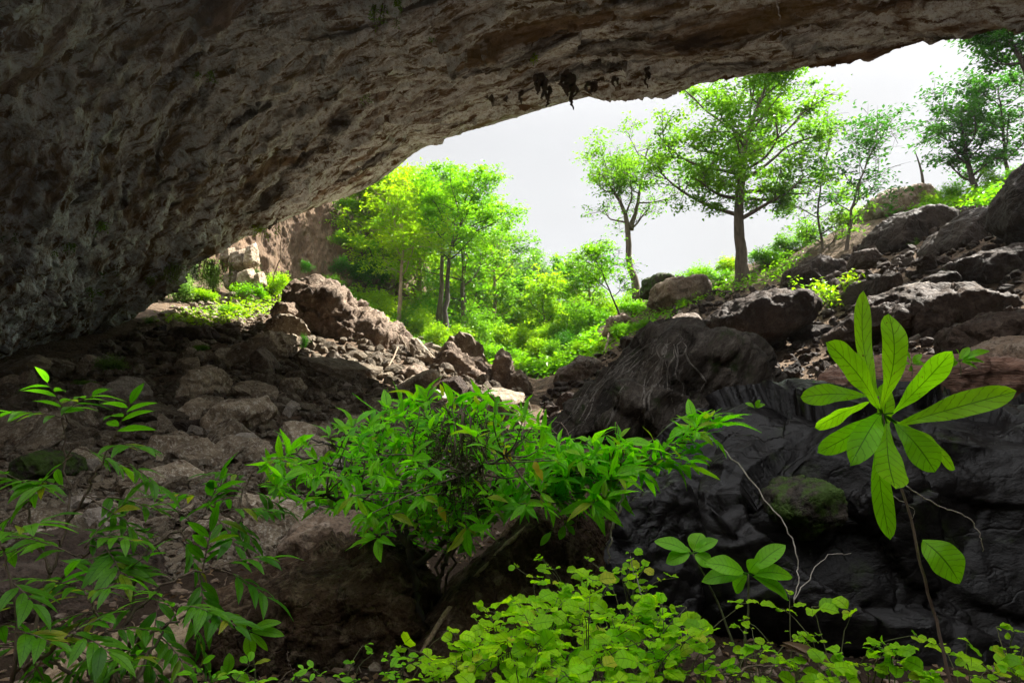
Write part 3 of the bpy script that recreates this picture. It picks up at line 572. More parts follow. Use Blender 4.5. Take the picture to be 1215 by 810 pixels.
# --- loose rocks: shared angular shapes
def ico(sub):
    bm = bmesh.new(); bmesh.ops.create_icosphere(bm, subdivisions=sub, radius=1.0)
    v = np.array([x.co[:] for x in bm.verts]); f = np.array([[y.index for y in x.verts] for x in bm.faces]); bm.free(); return v, f
def rock_shape(sub, seed, npl=11):
    r = np.random.default_rng(seed); v, f = ico(sub)
    d = v / np.linalg.norm(v, axis=1, keepdims=True)
    pn = r.normal(size=(npl, 3)); pn /= np.linalg.norm(pn, axis=1, keepdims=True); h = r.uniform(0.42, 1.0, npl)
    dn = d @ pn.T; rr = np.where(dn > 0.05, h / np.maximum(dn, 0.05), 9).min(1); rr = np.minimum(rr, 1.25)
    v = d * rr[:, None]
    if sub >= 3:
        v = v * (1 + 0.09 * fbm(v * 2.2 + seed, 3, seed) + 0.06 * fbm(v * 6 + seed, 2, seed + 3, ridged=True))[:, None]
    v = v * np.array([r.uniform(0.85, 1.25), r.uniform(0.75, 1.1), r.uniform(0.55, 0.9)])
    return v, f
def shapes(n, seed, mat):
    out = []
    for i in range(n):
        v, f = rock_shape(4, seed + i, 7 + i % 5); v = v * (1 + 0.07 * facets(v * 2.3 + seed + i, 3) + 0.03 * facets(v * 5 + i, 4))[:, None]
        mb = MB(); mb.add(v, None, f); out.append(mb.mesh('rock', mat, False))
    return out
ROCKS = shapes(12, 100, M['rubble']); ROCKP = shapes(5, 130, M['pale']); ROCKG = shapes(7, 150, M['greyb'])
def in_poly(px, py, poly):
    c = np.zeros(len(px), bool); n = len(poly); j = n - 1
    for i in range(n):
        xi, yi = poly[i]; xj, yj = poly[j]
        m = ((yi > py) != (yj > py)) & (px < (xj - xi) * (py - yi) / (yj - yi + 1e-12) + xi); c ^= m; j = i
    return c
LEFT = [(0, 446), (90, 428), (150, 402), (250, 392), (330, 392), (400, 410), (480, 400), (560, 428), (620, 462), (620, 520), (560, 570), (480, 600), (400, 640), (330, 665), (200, 690), (100, 690), (0, 680)]
RIGHT = [(640, 470), (700, 432), (770, 388), (850, 345), (940, 338), (1000, 310), (1060, 262), (1215, 225), (1215, 450), (1060, 440), (960, 455), (900, 490), (830, 440), (700, 480), (650, 520)]
def sample(poly, n):
    poly = np.array(poly, float); x0, y0 = poly.min(0); x1, y1 = poly.max(0); out = np.zeros((0, 2))
    while len(out) < n:
        q = RNG.uniform((x0, y0), (x1, y1), (n * 3, 2)); q = q[in_poly(q[:, 0], q[:, 1], poly)]; out = np.concatenate([out, q])
    return out[:n]
def strew(poly, n, meshes, pxr, label, group, sink=0.25, cat='rock', zs=1.0):
    q = sample(poly, n); P, ok = hit(q[:, 0], q[:, 1]); k = 0
    for p, o_ in zip(P, ok):
        if not o_: continue
        px_ = pxr[0] * (pxr[1] / pxr[0]) ** (RNG.random() ** 1.7); s = px_ / F * p[1]
        o = link('rock', meshes[RNG.integers(len(meshes))]); tag(o, label, cat, group)
        o.location = (p[0], p[1], p[2] + s * (0.5 - sink) * 0.6); o.rotation_euler = (RNG.normal(0, 0.5), RNG.normal(0, 0.5), RNG.uniform(0, 6.28))
        k_ = RNG.uniform(0.8, 1.2, 3); o.scale = tuple(s * k_)
strew(LEFT, 176, ROCKS, (9, 36), 'angular brown stone lying loose among the rubble of the left slope', 'loose stones on the left rubble slope')
strew(LEFT, 26, ROCKP, (7, 24), 'pale greyish stone standing out lighter in the rubble of the left slope', 'pale stones on the left rubble slope')
strew(RIGHT, 74, ROCKG, (6, 24), 'dark grey-brown stone lying loose on the scree of the right slope', 'loose stones on the right scree slope')
strew(RIGHT, 10, ROCKP, (4, 9), 'light tan stone standing out paler on the right scree slope', 'pale stones on the right scree slope')
# small rubble past counting
SMALL = [rock_shape(2, 200 + s, 9) for s in range(14)]
def rubble(poly, n, pxr, name, mat, world_n=0):
    q = sample(poly, n); P, ok = hit(q[:, 0], q[:, 1]); P = P[ok]; mb = MB()
    for p in P:
        px_ = pxr[0] * (pxr[1] / pxr[0]) ** (RNG.random() ** 1.8); s = px_ / F * p[1]
        v, f = SMALL[RNG.integers(len(SMALL))]; a = Matrix.Rotation(RNG.uniform(0, 6.28), 3, 'Z') @ Matrix.Rotation(RNG.normal(0, .6), 3, 'X'); a = np.array(a)
        mb.add((v * s * RNG.uniform(0.7, 1.2, 3)) @ a.T + p + np.array([0, 0, 0.2 * s]), None, f)
    return tag(mb.build(name, mat, None, False), kind='stuff')
o = rubble(LEFT, 9500, (2.2, 11), 'rubble', M['rubble']); tag(o, 'brown broken stone rubble covering the left cave slope', 'rubble')
o = rubble([(150, 400), (190, 372), (240, 352), (330, 346), (340, 380), (330, 395), (240, 398)], 900, (1.5, 6), 'rubble', M['rubble']); tag(o, 'finer stony rubble on the ground below the ceiling lip', 'rubble')
o = rubble(RIGHT, 3600, (1.5, 9), 'scree', M['greyb']); tag(o, 'fine grey-brown scree covering the right slope', 'scree')

# --- cliff outside the mouth on the left
NU, NV = 240, 130
cx = np.array([(230, 46), (290, 50), (340, 53), (400, 56), (450, 60), (500, 66), (545, 78)], float)
U = np.linspace(0, 1, NU); pxs = np.interp(U * 6, range(7), cx[:, 0]); Ys = np.interp(U * 6, range(7), cx[:, 1])
botx = (pxs - 607.5) / F * Ys; top = np.interp(U * 6, range(7), [26, 26, 26, 25, 24, 22, 17])
Vv = np.linspace(0, 1, NV)
gzb = gz(botx, Ys) - 1.5
Gc = np.zeros((NV, NU, 3))
for j, v in enumerate(Vv):
    Gc[j, :, 0] = botx - 2.5 * v; Gc[j, :, 1] = Ys + 5 * v ** 1.5 + 6 * max(0, v - 0.85) / 0.15; Gc[j, :, 2] = gzb + (top - gzb) * min(1, v / 0.85)
Pc = Gc.reshape(-1, 3); qc = Pc * np.array([1, 1, 0.4])
dc = 1.6 * fbm(qc * 0.22, 4, 90) + 0.6 * fbm(qc * 0.8, 3, 91, ridged=True) + 0.25 * fbm(Pc * 2, 3, 92, ridged=True)
Pc = Pc + np.array([0.35, -0.93, 0.1]) * dc[:, None]
mb = MB(); mb.add(Pc, grid_quads(NV, NU)); tag(mb.build('cliff', M['cliff']), kind='structure')

# ------------------------------------------------------------------ trees and shrubs outside
M['bark'] = bark_mat('bark', (0.05, 0.035, 0.025), (0.13, 0.10, 0.075))
M['palebark'] = bark_mat('pale_bark', (0.16, 0.11, 0.07), (0.34, 0.25, 0.17))
M['darkbark'] = bark_mat('dark_bark', (0.025, 0.02, 0.016), (0.07, 0.055, 0.042))
M['lf_tree'] = leaf_mat('tree_leaves', (0.05, 0.16, 0.010), (0.17, 0.33, 0.015), 0.58, clump=0.35)
M['lf_bright'] = leaf_mat('sunny_leaves', (0.045, 0.19, 0.006), (0.22, 0.42, 0.010), 0.58, clump=0.3)
M['lf_yellow'] = leaf_mat('yellow_green_leaves', (0.10, 0.26, 0.006), (0.34, 0.47, 0.012), 0.58, clump=0.3)
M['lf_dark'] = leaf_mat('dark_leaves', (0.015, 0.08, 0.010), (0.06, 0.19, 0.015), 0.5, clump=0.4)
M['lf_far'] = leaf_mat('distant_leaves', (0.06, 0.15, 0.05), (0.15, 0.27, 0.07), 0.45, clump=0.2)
M['lf_pale'] = leaf_mat('pale_leaves', (0.10, 0.22, 0.05), (0.24, 0.36, 0.10), 0.5, clump=0.8)
M['lf_dry'] = leaf_mat('dry_leaves', (0.16, 0.09, 0.03), (0.36, 0.22, 0.07), 0.3, tr=(1.1, 1.0, 0.7))

def rand_dirs(n, r):
    d = r.normal(size=(n, 3)); return d / (np.linalg.norm(d, axis=1, keepdims=True) + 1e-9)
def leaf_cloud(mb, P, size, r, droop=0.35, aspect=0.5, flat=0.6):
    """one folded blade (two quads sharing the midrib) at each point"""
    n = len(P)
    nz = rand_dirs(n, r) * flat + np.array([0, 0, 1.0]); nz /= np.linalg.norm(nz, axis=1, keepdims=True)
    d = rand_dirs(n, r); d[:, 2] -= droop; d -= nz * (d * nz).sum(1, keepdims=True); d /= np.linalg.norm(d, axis=1, keepdims=True) + 1e-9
    s = np.cross(nz, d); L = size * r.uniform(0.6, 1.25, n)[:, None]; W = L * aspect * 0.5
    a = P; t = P + d * L - nz * L * 0.12; m1 = P + d * L * 0.45 + s * W + nz * L * 0.09; m2 = P + d * L * 0.45 - s * W + nz * L * 0.09
    v = np.stack([a, m1, t, m2], 1).reshape(-1, 3); i = np.arange(n) * 4
    mb.add(v, None, np.concatenate([np.stack([i, i + 2, i + 1], 1), np.stack([i, i + 3, i + 2], 1)]))

def tree_parts(path, r0, limbs, seed, leaf=0.26, n_leaf=9000, spread=1.0, twig=1.3, leaf_r=0.55, start=0.35, up=0.35, droop=0.35, top=True, asp=0.5):
    """trunk along path (local points), limbs forking off it, twigs with leaf sprays. returns (trunk MB, crown MB)"""
    r = np.random.default_rng(seed); tb = MB(); cb = MB()
    path = smooth_path(path, 16, 0.0); H = np.linalg.norm(path[-1] - path[0])
    u = np.linspace(0, 1, 16); path = path + np.cumsum(r.normal(0, 0.006 * H, (16, 3)), 0) * np.array([1, 1, 0.3])
    rad = r0 * (1 - 0.82 * u) * (1 + 0.5 * np.exp(-u * 14)); tube(tb, path, rad, 8)
    tips = []
    for k in range(limbs):
        f = start + (1 - start) * (k + r.uniform(0, 0.8)) / limbs
        f = min(f, 0.98); p0 = np.array([np.interp(f, u, path[:, c]) for c in range(3)]); rr = np.interp(f, u, rad) * 0.45
        az = k * 2.4 + r.uniform(-0.5, 0.5); ln = spread * H * r.uniform(0.22, 0.38) * (1.15 - 0.6 * abs(f - 0.55))
        d = np.array([math.cos(az), math.sin(az), up + 0.6 * r.uniform(-0.3, 0.7)]); d /= np.linalg.norm(d)
        lp = [p0]; dd = d.copy()
        for j in range(5):
            dd = dd + r.normal(0, 0.18, 3) + np.array([0, 0, 0.10]); dd /= np.linalg.norm(dd); lp.append(lp[-1] + dd * ln / 5)
        lp = smooth_path(lp, 10); tube(tb, lp, rr * np.linspace(1, 0.25, 10) + 0.008, 5)
        for j in range(int(5 + 4 * r.random())):
            g = r.uniform(0.25, 1.0); q0 = np.array([np.interp(g, np.linspace(0, 1, 10), lp[:, c]) for c in range(3)])
            dq = dd * 0.5 + rand_dirs(1, r)[0] * 0.9 + np.array([0, 0, 0.25]); dq /= np.linalg.norm(dq); tl = twig * r.uniform(0.5, 1.2)
            q1 = q0 + dq * tl * 0.6; q2 = q0 + dq * tl + np.array([0, 0, -0.12 * tl]); tube(tb, np.array([q0, q1, q2]), np.array([rr * 0.25, rr * 0.16, 0.005]) + 0.006, 4)
            wt = r.uniform(0.15, 1.6)
            for m_ in range(4):
                q3 = q1 + (q2 - q1) * r.random() + rand_dirs(1, r)[0] * tl * 0.42 * np.array([1, 1, 0.6]); tube(tb, np.array([q1, (q1 + q3) / 2 + [0, 0, 0.03], q3]), np.array([0.010, 0.008, 0.005]), 3); tips.append((q3, wt))
        tips.append((lp[-1], 1.0))
    if top: tips.append((path[-1], 1.0)); tips.append((path[-2], 0.8))
    pos = np.array([t[0] for t in tips]); w = np.array([t[1] for t in tips]) * r.uniform(0.5, 1.4, len(pos)); w /= w.sum()
    c = r.choice(len(pos), n_leaf, p=w); P = pos[c] + r.normal(0, 1, (n_leaf, 3)) * np.array([leaf_r, leaf_r, leaf_r * 0.55]) * 0.55 * r.uniform(0.35, 1.0, (n_leaf, 1))
    leaf_cloud(cb, P, leaf, r, droop, asp)
    return tb, cb
def tree(name, label, base, pts, r0, limbs, seed, bark='bark', leafm='lf_tree', group=None, cat='tree', **kw):
    """pts: the trunk line read off the photograph as (px, py, Y)"""
    t = empty(name, base, label, cat, group); path = ats(pts) - np.asarray(base)
    tb, cb = tree_parts(path, r0, limbs, seed, **kw)
    tb.build('trunk', M[bark], t); cb.build('crown', M[leafm], t, smooth=False); return t
def on_ground(px, py, Y):
    p = at(px, py, Y); p[2] = gz([p[0]], [p[1]])[0]; return p

# right-hand slope
b = on_ground(757, 350, 45)
tree('forked_tree', 'slender tree with a forked thin crown left of the biggest tree', b, [(757, 360, 45), (752, 320, 45), (748, 270, 45), (740, 235, 45), (722, 205, 45)], 0.30, 9, 301, 'bark', 'lf_tree', leaf=0.27, n_leaf=3300, spread=0.9, twig=1.9, leaf_r=0.75, start=0.45, up=0.45)
b2 = b
t = [o for o in COL.objects if o.name.startswith('forked_tree')][0]
tb, cb = tree_parts(ats([(748, 272, 45), (755, 240, 45.2), (762, 200, 45.5), (770, 165, 45.8)]) - b, 0.16, 7, 302, leaf=0.27, n_leaf=1500, spread=1.2, twig=1.8, leaf_r=0.55, start=0.3)
tb.build('limb', M['bark'], t); cb.build('crown', M['lf_tree'], t, smooth=False)
b = on_ground(881, 336, 38)
tree('tall_tree', 'biggest tree, with a thick straight trunk and broad bright crown on the right slope', b, [(882, 342, 38), (880, 300, 38), (877, 250, 38), (876, 200, 38), (890, 150, 38), (912, 105, 38)], 0.40, 30, 303, 'bark', 'lf_tree', leaf=0.27, n_leaf=21000, spread=1.12, twig=1.6, leaf_r=0.8, start=0.34, up=0.10)
b = on_ground(1006, 300, 36)
tree('airy_tree', 'small airy tree with sparse dark leaves against the sky right of the biggest tree', b, [(1004, 308, 36), (1008, 270, 36), (1016, 235, 36), (1030, 190, 36), (1045, 165, 36)], 0.11, 12, 304, 'bark', 'lf_dark', leaf=0.26, n_leaf=1900, spread=0.9, twig=1.3, leaf_r=0.6, start=0.3)
b = on_ground(975, 318, 38)
tree('young_tree', 'young tree with thin stems and low foliage close right of the biggest tree', b, [(972, 325, 38), (975, 290, 38), (968, 250, 38), (975, 200, 38), (985, 160, 38)], 0.10, 13, 305, 'bark', 'lf_tree', leaf=0.26, n_leaf=2600, spread=0.8, twig=1.2, leaf_r=0.6, start=0.15)
b = on_ground(1160, 238, 37)
tree('slim_tree', 'slim dark tree leaning left on the skyline at the top of the right slope', b, [(1163, 244, 37), (1156, 205, 37), (1150, 165, 37), (1146, 125, 37)], 0.20, 16, 306, 'darkbark', 'lf_dark', leaf=0.27, n_leaf=4200, spread=1.15, twig=1.4, leaf_r=0.62, start=0.2, droop=0.5)
b = on_ground(1196, 225, 36)
tree('straight_tree', 'thin straight tree between the slim leaning tree and the right edge', b, [(1198, 228, 36), (1192, 190, 36), (1184, 140, 36), (1178, 100, 36)], 0.13, 12, 307, 'darkbark', 'lf_dark', leaf=0.27, n_leaf=2600, spread=0.9, twig=1.3, leaf_r=0.6, start=0.3)
b = on_ground(1262, 215, 29)
tree('overhanging_tree', 'dark tree leaning in from the right edge with its crown under the ceiling lip', b, [(1262, 240, 29), (1236, 150, 29), (1216, 80, 29), (1196, 45, 29), (1178, 20, 29)], 0.24, 16, 308, 'darkbark', 'lf_dark', leaf=0.25, n_leaf=5200, spread=0.55, twig=1.3, leaf_r=0.55, start=0.5, up=0.05)
b = on_ground(736, 372, 40)
tree('leaning_sapling', 'small sapling leaning left over the gorge below the slender forked tree', b, [(738, 378, 40), (728, 350, 40), (714, 322, 40), (706, 305, 40)], 0.07, 9, 309, 'darkbark', 'lf_bright', leaf=0.25, n_leaf=1500, spread=1.2, twig=1.1, leaf_r=0.55, start=0.3)
t = empty('dead_snag', on_ground(1092, 240, 42), 'bare broken snag standing on the skyline above the brown rock mound', 'dead tree')
mb = MB(); o_ = np.array(t.location); pts = smooth_path(ats([(1096, 246, 42), (1095, 215, 42), (1091, 195, 42), (1085, 178, 42)]), 10) - o_; tube(mb, pts, np.linspace(0.13, 0.02, 10), 6)
tube(mb, ats([(1091, 197, 42), (1096, 190, 42), (1098, 186, 42)]) - o_, [0.03, 0.02, 0.008], 5); mb.build('trunk', M['darkbark'], t)
# left of the gorge
b = on_ground(473, 385, 50)
tree('tan_trunk_tree', 'tree with a pale tan trunk and yellow-green crown left in the gorge', b, [(472, 400, 50), (474, 360, 50), (478, 320, 50), (480, 285, 50), (474, 245, 50)], 0.19, 14, 310, 'palebark', 'lf_yellow', leaf=0.30, n_leaf=5200, spread=0.95, twig=1.3, leaf_r=0.75, start=0.42, up=0.4)
b = on_ground(520, 380, 56)
tree('round_crown_tree', 'tall tree with a straight thin trunk behind the dark-trunked one', b, [(520, 380, 56), (521, 330, 56), (522, 280, 56), (520, 240, 56), (520, 222, 56)], 0.22, 12, 311, 'bark', 'lf_bright', leaf=0.32, n_leaf=4600, spread=0.75, twig=1.4, leaf_r=0.8, start=0.5, up=0.4)
b = on_ground(529, 400, 52)
tree('dark_trunk_tree', 'tall dark-trunked tree whose full crown tops the left gorge trees', b, [(528, 405, 52), (529, 360, 52), (532, 310, 52), (545, 270, 52), (556, 225, 52)], 0.24, 18, 312, 'darkbark', 'lf_bright', leaf=0.30, n_leaf=9500, spread=1.0, twig=1.5, leaf_r=0.75, start=0.48, up=0.35)
for i, (px, py, Y, tp, lab, lm, nl, sp) in enumerate([
    (612, 395, 74, 335, 'mid-green tree with a dark branching stem in the centre of the gorge', 'lf_bright', 3600, 1.1),
    (566, 380, 70, 300, 'leafy tree right below the crown of the dark-trunked tree', 'lf_yellow', 3800, 1.2),
    (590, 372, 84, 322, 'yellowish tree behind the centre of the gorge thicket', 'lf_yellow', 3400, 1.2),
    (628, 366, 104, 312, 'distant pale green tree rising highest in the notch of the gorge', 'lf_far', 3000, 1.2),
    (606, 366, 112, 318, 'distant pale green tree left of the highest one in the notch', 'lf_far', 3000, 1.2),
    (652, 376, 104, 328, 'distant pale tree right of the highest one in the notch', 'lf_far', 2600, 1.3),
    (676, 384, 70, 318, 'green tree at the right rim of the gorge under the leaning sapling', 'lf_bright', 3600, 1.1),
    (646, 400, 62, 338, 'bright tree rising just right of the gorge centre', 'lf_yellow', 3400, 1.2),
    (700, 384, 56, 312, 'dark green tree behind the leaning sapling', 'lf_tree', 3000, 1.0),
    (548, 385, 60, 236, 'tall full tree behind the crown of the dark-trunked tree', 'lf_bright', 6500, 1.05),
    (586, 388, 66, 276, 'tall green tree where the left gorge trees step down to the notch', 'lf_tree', 5500, 1.1),
    (492, 378, 64, 236, 'broad yellow-green tree filling in behind the tan trunk', 'lf_yellow', 6000, 1.1),
 (462, 372, 60, 214, 'big bright tree rising behind the tan trunk up to the ceiling lip', 'lf_yellow', 6000, 1.0),
    (448, 350, 57, 222, 'leafy tree on the cliff brow next to the ceiling lip', 'lf_yellow', 4600, 0.9),
    (500, 350, 62, 232, 'bushy tree between the tan-trunked and dark-trunked trees', 'lf_bright', 4600, 0.9),
    (432, 340, 59, 238, 'small tree clinging to the cliff top left of the gorge', 'lf_tree', 3200, 0.8)]):
    b = on_ground(px, py, Y)
    zt = at(px, tp, Y)[2]; h = max(2.0, zt - b[2]); path = np.array([[0, 0, -0.3], [0.1, 0, h * .35], [-0.1, 0.1, h * .7], [0.2, 0, h * 0.95]]) + b
    t = empty('gorge_tree', b, lab, 'tree', 'leafy trees filling the gorge')
    tb, cb = tree_parts(path - b, 0.018 * h + 0.05, 14, 330 + i, leaf=0.0045 * Y + 0.08, n_leaf=nl, spread=sp, twig=0.1 * h + 0.6, leaf_r=0.07 * h + 0.3, start=0.15, up=0.3)
    tb.build('trunk', M['bark' if i % 2 else 'palebark'], t); cb.build('crown', M[lm], t, smooth=False)

# shrubs: a few shapes, each copy a thing of its own
def shrub_proto(seed, leafm, n=2600, leaf=0.26, h=1.0):
    r = np.random.default_rng(seed); sb = MB(); cb = MB(); tips = []
    for k in range(13):
        az = r.uniform(0, 6.28); tilt = r.uniform(0.1, 1.15); ln = r.uniform(0.6, 1.2)
        e = np.array([math.cos(az) * math.sin(tilt) * 1.15, math.sin(az) * math.sin(tilt) * 1.15, math.cos(tilt) * h]) * ln
        p = smooth_path([[0, 0, -0.25], e * 0.5 + np.array([0, 0, 0.12]), e], 7); tube(sb, p, np.linspace(0.035, 0.008, 7), 4)
        for j in range(5): tips.append(p[6] + r.normal(0, 0.17, 3)); tips.append(p[4] + r.normal(0, 0.2, 3))
        tips.append(p[2] + r.normal(0, 0.2, 3))
    tips = np.array(tips); w = r.uniform(0.2, 1.5, len(tips)); c = r.choice(len(tips), n, p=w / w.sum())
    P = tips[c] + r.normal(0, 0.13, (n, 3)); leaf_cloud(cb, P, leaf, r, 0.35, 0.5)
    return sb.mesh('stems', M['bark']), cb.mesh('foliage', M[leafm], False)
PROTO = {}
for i, (lm, n, lf) in enumerate([('lf_yellow', 2600, 0.15), ('lf_bright', 2600, 0.15), ('lf_tree', 2400, 0.15), ('lf_dark', 2200, 0.15), ('lf_pale', 2600, 0.12), ('lf_far', 2200, 0.14)]):
    PROTO[lm] = [shrub_proto(400 + i * 3 + j, lm, n, lf) for j in range(2)]
_k = 0
def shrub(px, py, Y, rpx, lm, label, group=None, hz=1.0, name='shrub', lift=0.0, cat='shrub', z=None):
    global _k; _k += 1
    b = on_ground(px, py, Y)
    if z is not None: b = at(px, py, Y)
    s = rpx / F * Y; t = empty(name, b + np.array([0, 0, lift]), label, cat, group)
    st, fo = PROTO[lm][_k % 2]; link('stems', st, t); link('foliage', fo, t)
    t.scale = (s, s, s * hz); t.rotation_euler = (0, 0, RNG.uniform(0, 6.28)); return t
G1 = 'leafy shrubs packed in the gorge'
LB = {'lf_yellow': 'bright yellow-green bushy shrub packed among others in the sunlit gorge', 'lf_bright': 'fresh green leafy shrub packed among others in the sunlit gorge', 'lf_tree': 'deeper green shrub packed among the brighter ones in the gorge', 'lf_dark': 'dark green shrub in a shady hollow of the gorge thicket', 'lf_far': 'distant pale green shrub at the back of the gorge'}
rs = np.random.default_rng(77)
GORGE = [  # px, py of base, Y, radius px
 (410, 372, 52, 24), (440, 380, 53, 30), (452, 352, 55, 26), (478, 396, 50, 22), (500, 398, 51, 26), (512, 372, 58, 30), (540, 404, 52, 22), (556, 412, 54, 24), (560, 380, 62, 30), (580, 400, 60, 28), (596, 412, 56, 22), (606, 398, 68, 26), (620, 420, 54, 20), (634, 400, 72, 26), (640, 430, 50, 18), (648, 416, 58, 20), (660, 400, 64, 26), (672, 414, 56, 20), (690, 394, 60, 24), (704, 410, 52, 18), (720, 386, 54, 22),
 (488, 360, 60, 26), (530, 350, 66, 30), (552, 345, 74, 30), (575, 360, 78, 28), (598, 370, 86, 26), (626, 382, 84, 24), (655, 376, 84, 22), (682, 370, 74, 22), (705, 366, 66, 22), (640, 366, 105, 20), (615, 362, 112, 20), (590, 352, 110, 22), (565, 335, 100, 26), (540, 320, 90, 28), (515, 318, 80, 30), (490, 325, 72, 28), (668, 362, 100, 18), (735, 372, 60, 18), (760, 362, 58, 16),
 (425, 395, 47, 16), (465, 408, 46, 16), (520, 412, 47, 18), (545, 425, 44, 16), (575, 424, 48, 18), (610, 432, 46, 14), (655, 436, 46, 14), (668, 426, 48, 14)]
for (px, py, Y, rp) in GORGE:
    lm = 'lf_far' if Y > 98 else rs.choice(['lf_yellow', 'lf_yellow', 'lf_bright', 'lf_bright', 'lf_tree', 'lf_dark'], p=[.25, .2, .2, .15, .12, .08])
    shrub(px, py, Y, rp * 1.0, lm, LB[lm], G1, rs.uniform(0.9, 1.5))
# shrubs that cover the cliff face
for (px, py, Y, rp, lm) in [(412, 250, 57, 15, 'lf_bright'), (428, 232, 57.5, 18, 'lf_yellow'), (455, 226, 58.5, 20, 'lf_bright'), (470, 240, 60, 22, 'lf_yellow'), (405, 290, 54, 12, 'lf_tree'), (430, 300, 55, 16, 'lf_bright'), (425, 335, 54, 18, 'lf_dark'), (445, 335, 55, 20, 'lf_dark'), (448, 280, 57, 18, 'lf_yellow'), (470, 300, 58, 22, 'lf_bright'), (490, 270, 62, 24, 'lf_bright'), (500, 300, 62, 24, 'lf_yellow'), (362, 322, 51, 9, 'lf_dark'), (405, 322, 53, 13, 'lf_dark'), (392, 345, 52, 15, 'lf_tree')]:
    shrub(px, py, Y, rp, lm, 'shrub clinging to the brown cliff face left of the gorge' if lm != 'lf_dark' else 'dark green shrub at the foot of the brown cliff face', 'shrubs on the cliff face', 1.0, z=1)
# right slope
for (px, py, Y, rp, lm, lab) in [
 (842, 340, 40, 22, 'lf_bright', 'bright shrub left of the foot of the biggest tree'), (912, 330, 40, 24, 'lf_bright', 'bright shrub right of the foot of the biggest tree'),
 (865, 338, 44, 20, 'lf_yellow', 'yellowish shrub behind the trunk of the biggest tree'), (935, 312, 41, 22, 'lf_tree', 'mid-green shrub under the right limbs of the biggest tree'),
 (820, 340, 43, 18, 'lf_bright', 'low shrub beside the creeper-draped rock hump'), (960, 300, 42, 20, 'lf_tree', 'green shrub behind the dark ledge of rock'),
 (1006, 280, 42, 18, 'lf_yellow', 'sunlit shrub behind the small black boulder'),
 (1080, 240, 40, 18, 'lf_bright', 'bright shrub topping the brown crumbling rock mound'), (1105, 246, 38, 16, 'lf_yellow', 'pale bright shrub right of the brown crumbling mound'),
 (1130, 250, 35, 18, 'lf_bright', 'low bright shrub below the slim leaning tree'), (1176, 244, 35, 18, 'lf_tree', 'low green shrub right of the slim leaning tree'),
 (1196, 212, 38, 20, 'lf_dark', 'dark shrub against the sky at the right skyline'), (1140, 226, 41, 15, 'lf_tree', 'shrub at the foot of the slim leaning tree'), (1215, 235, 32, 16, 'lf_bright', 'bright shrub cut by the right picture edge on the skyline'),
 (740, 392, 38, 17, 'lf_bright', 'fern-like shrub in front of the half-hidden brown boulder'), (714, 414, 37, 13, 'lf_yellow', 'small bright shrub low on the gorge side'), (762, 392, 36, 12, 'lf_bright', 'small green shrub above the huge streaked boulder'),
 (750, 362, 43, 18, 'lf_bright', 'shrub hiding the foot of the slender forked tree'), (692, 426, 41, 13, 'lf_yellow', 'tiny bright shrub over the broken rock bank'), (784, 330, 42, 14, 'lf_dark', 'dark creeper mass capping the round rock hump'),
 (812, 362, 37, 8, 'lf_tree', 'tiny plant at the foot of the brown earthy mound'), (700, 470, 27, 6, 'lf_bright', 'tiny seedling on the scree left of the huge streaked boulder')]:
    shrub(px, py, Y, rp, lm, lab, None, rs.uniform(0.8, 1.1))
# left slope under the lip
for (px, py, Y, rp, lm, lab, hz, nm) in [
 (135, 432, 24, 20, 'lf_pale', 'rounded pale green grassy tuft below the ceiling on the left', 0.9, 'grassy_tuft'), (100, 452, 21, 11, 'lf_bright', 'small bright plant left below the rounded grassy tuft', 0.7, 'low_plant'),
 (208, 378, 39, 20, 'lf_pale', 'pale feathery shrub beneath the ceiling lip', 1.4, 'feathery_shrub'), (238, 372, 40, 18, 'lf_yellow', 'yellow-green ground shrub right of the pale feathery one', 0.7, 'shrub'),
 (252, 352, 43, 17, 'lf_pale', 'tall pale curtain of creeper beside the stacked blocks', 1.9, 'creeper'), (218, 366, 39.5, 13, 'lf_pale', 'feathery creeper rising to the lip left of the stacked blocks', 2.0, 'creeper'), (330, 352, 47, 14, 'lf_bright', 'green shrub against the foot of the brown cliff', 1.2, 'shrub'), (282, 380, 39, 12, 'lf_yellow', 'low yellow-green shrub between the stacked blocks and the outcrop', 0.7, 'shrub'), (305, 356, 46, 12, 'lf_dark', 'dark green shrub right of the stacked blocks', 1.4, 'shrub'),
 (296, 372, 42, 20, 'lf_bright', 'bright green shrub below the pale block stack', 0.9, 'shrub'), (318, 364, 44, 20, 'lf_yellow', 'yellowish shrub just left of the sunlit outcrop', 1.1, 'shrub'),
 (268, 386, 38, 13, 'lf_tree', 'small green shrub on the path of rubble left of the outcrop', 0.8, 'shrub'), (240, 408, 28, 9, 'lf_bright', 'tiny green plant on the dark hump of rock', 0.7, 'low_plant'),
 (360, 420, 29, 7, 'lf_dark', 'lone dark fern growing on the rubble below the outcrop', 1.6, 'fern'), (356, 334, 46, 12, 'lf_dark', 'blue-green shrub behind the top of the outcrop', 1.5, 'shrub'), (384, 328, 46, 12, 'lf_pale', 'pale young shrub behind the outcrop crest', 1.2, 'shrub'), (176, 398, 33, 9, 'lf_pale', 'pale small plant by the bright whitish boulder', 0.9, 'low_plant'), (322, 672, 7.0, 8, 'lf_yellow', 'tiny yellow-green plant on the ragged top of the dark brown boulder', 0.7, 'low_plant'), (1085, 290, 30, 7, 'lf_tree', 'tiny plant in the joint of the big square dark boulder', 0.8, 'low_plant')]:
    shrub(px, py, Y, rp, lm, lab, None, hz, nm, cat='creeper' if nm == 'creeper' else 'plant' if 'plant' in nm or 'fern' in nm or 'tuft' in nm else 'shrub')
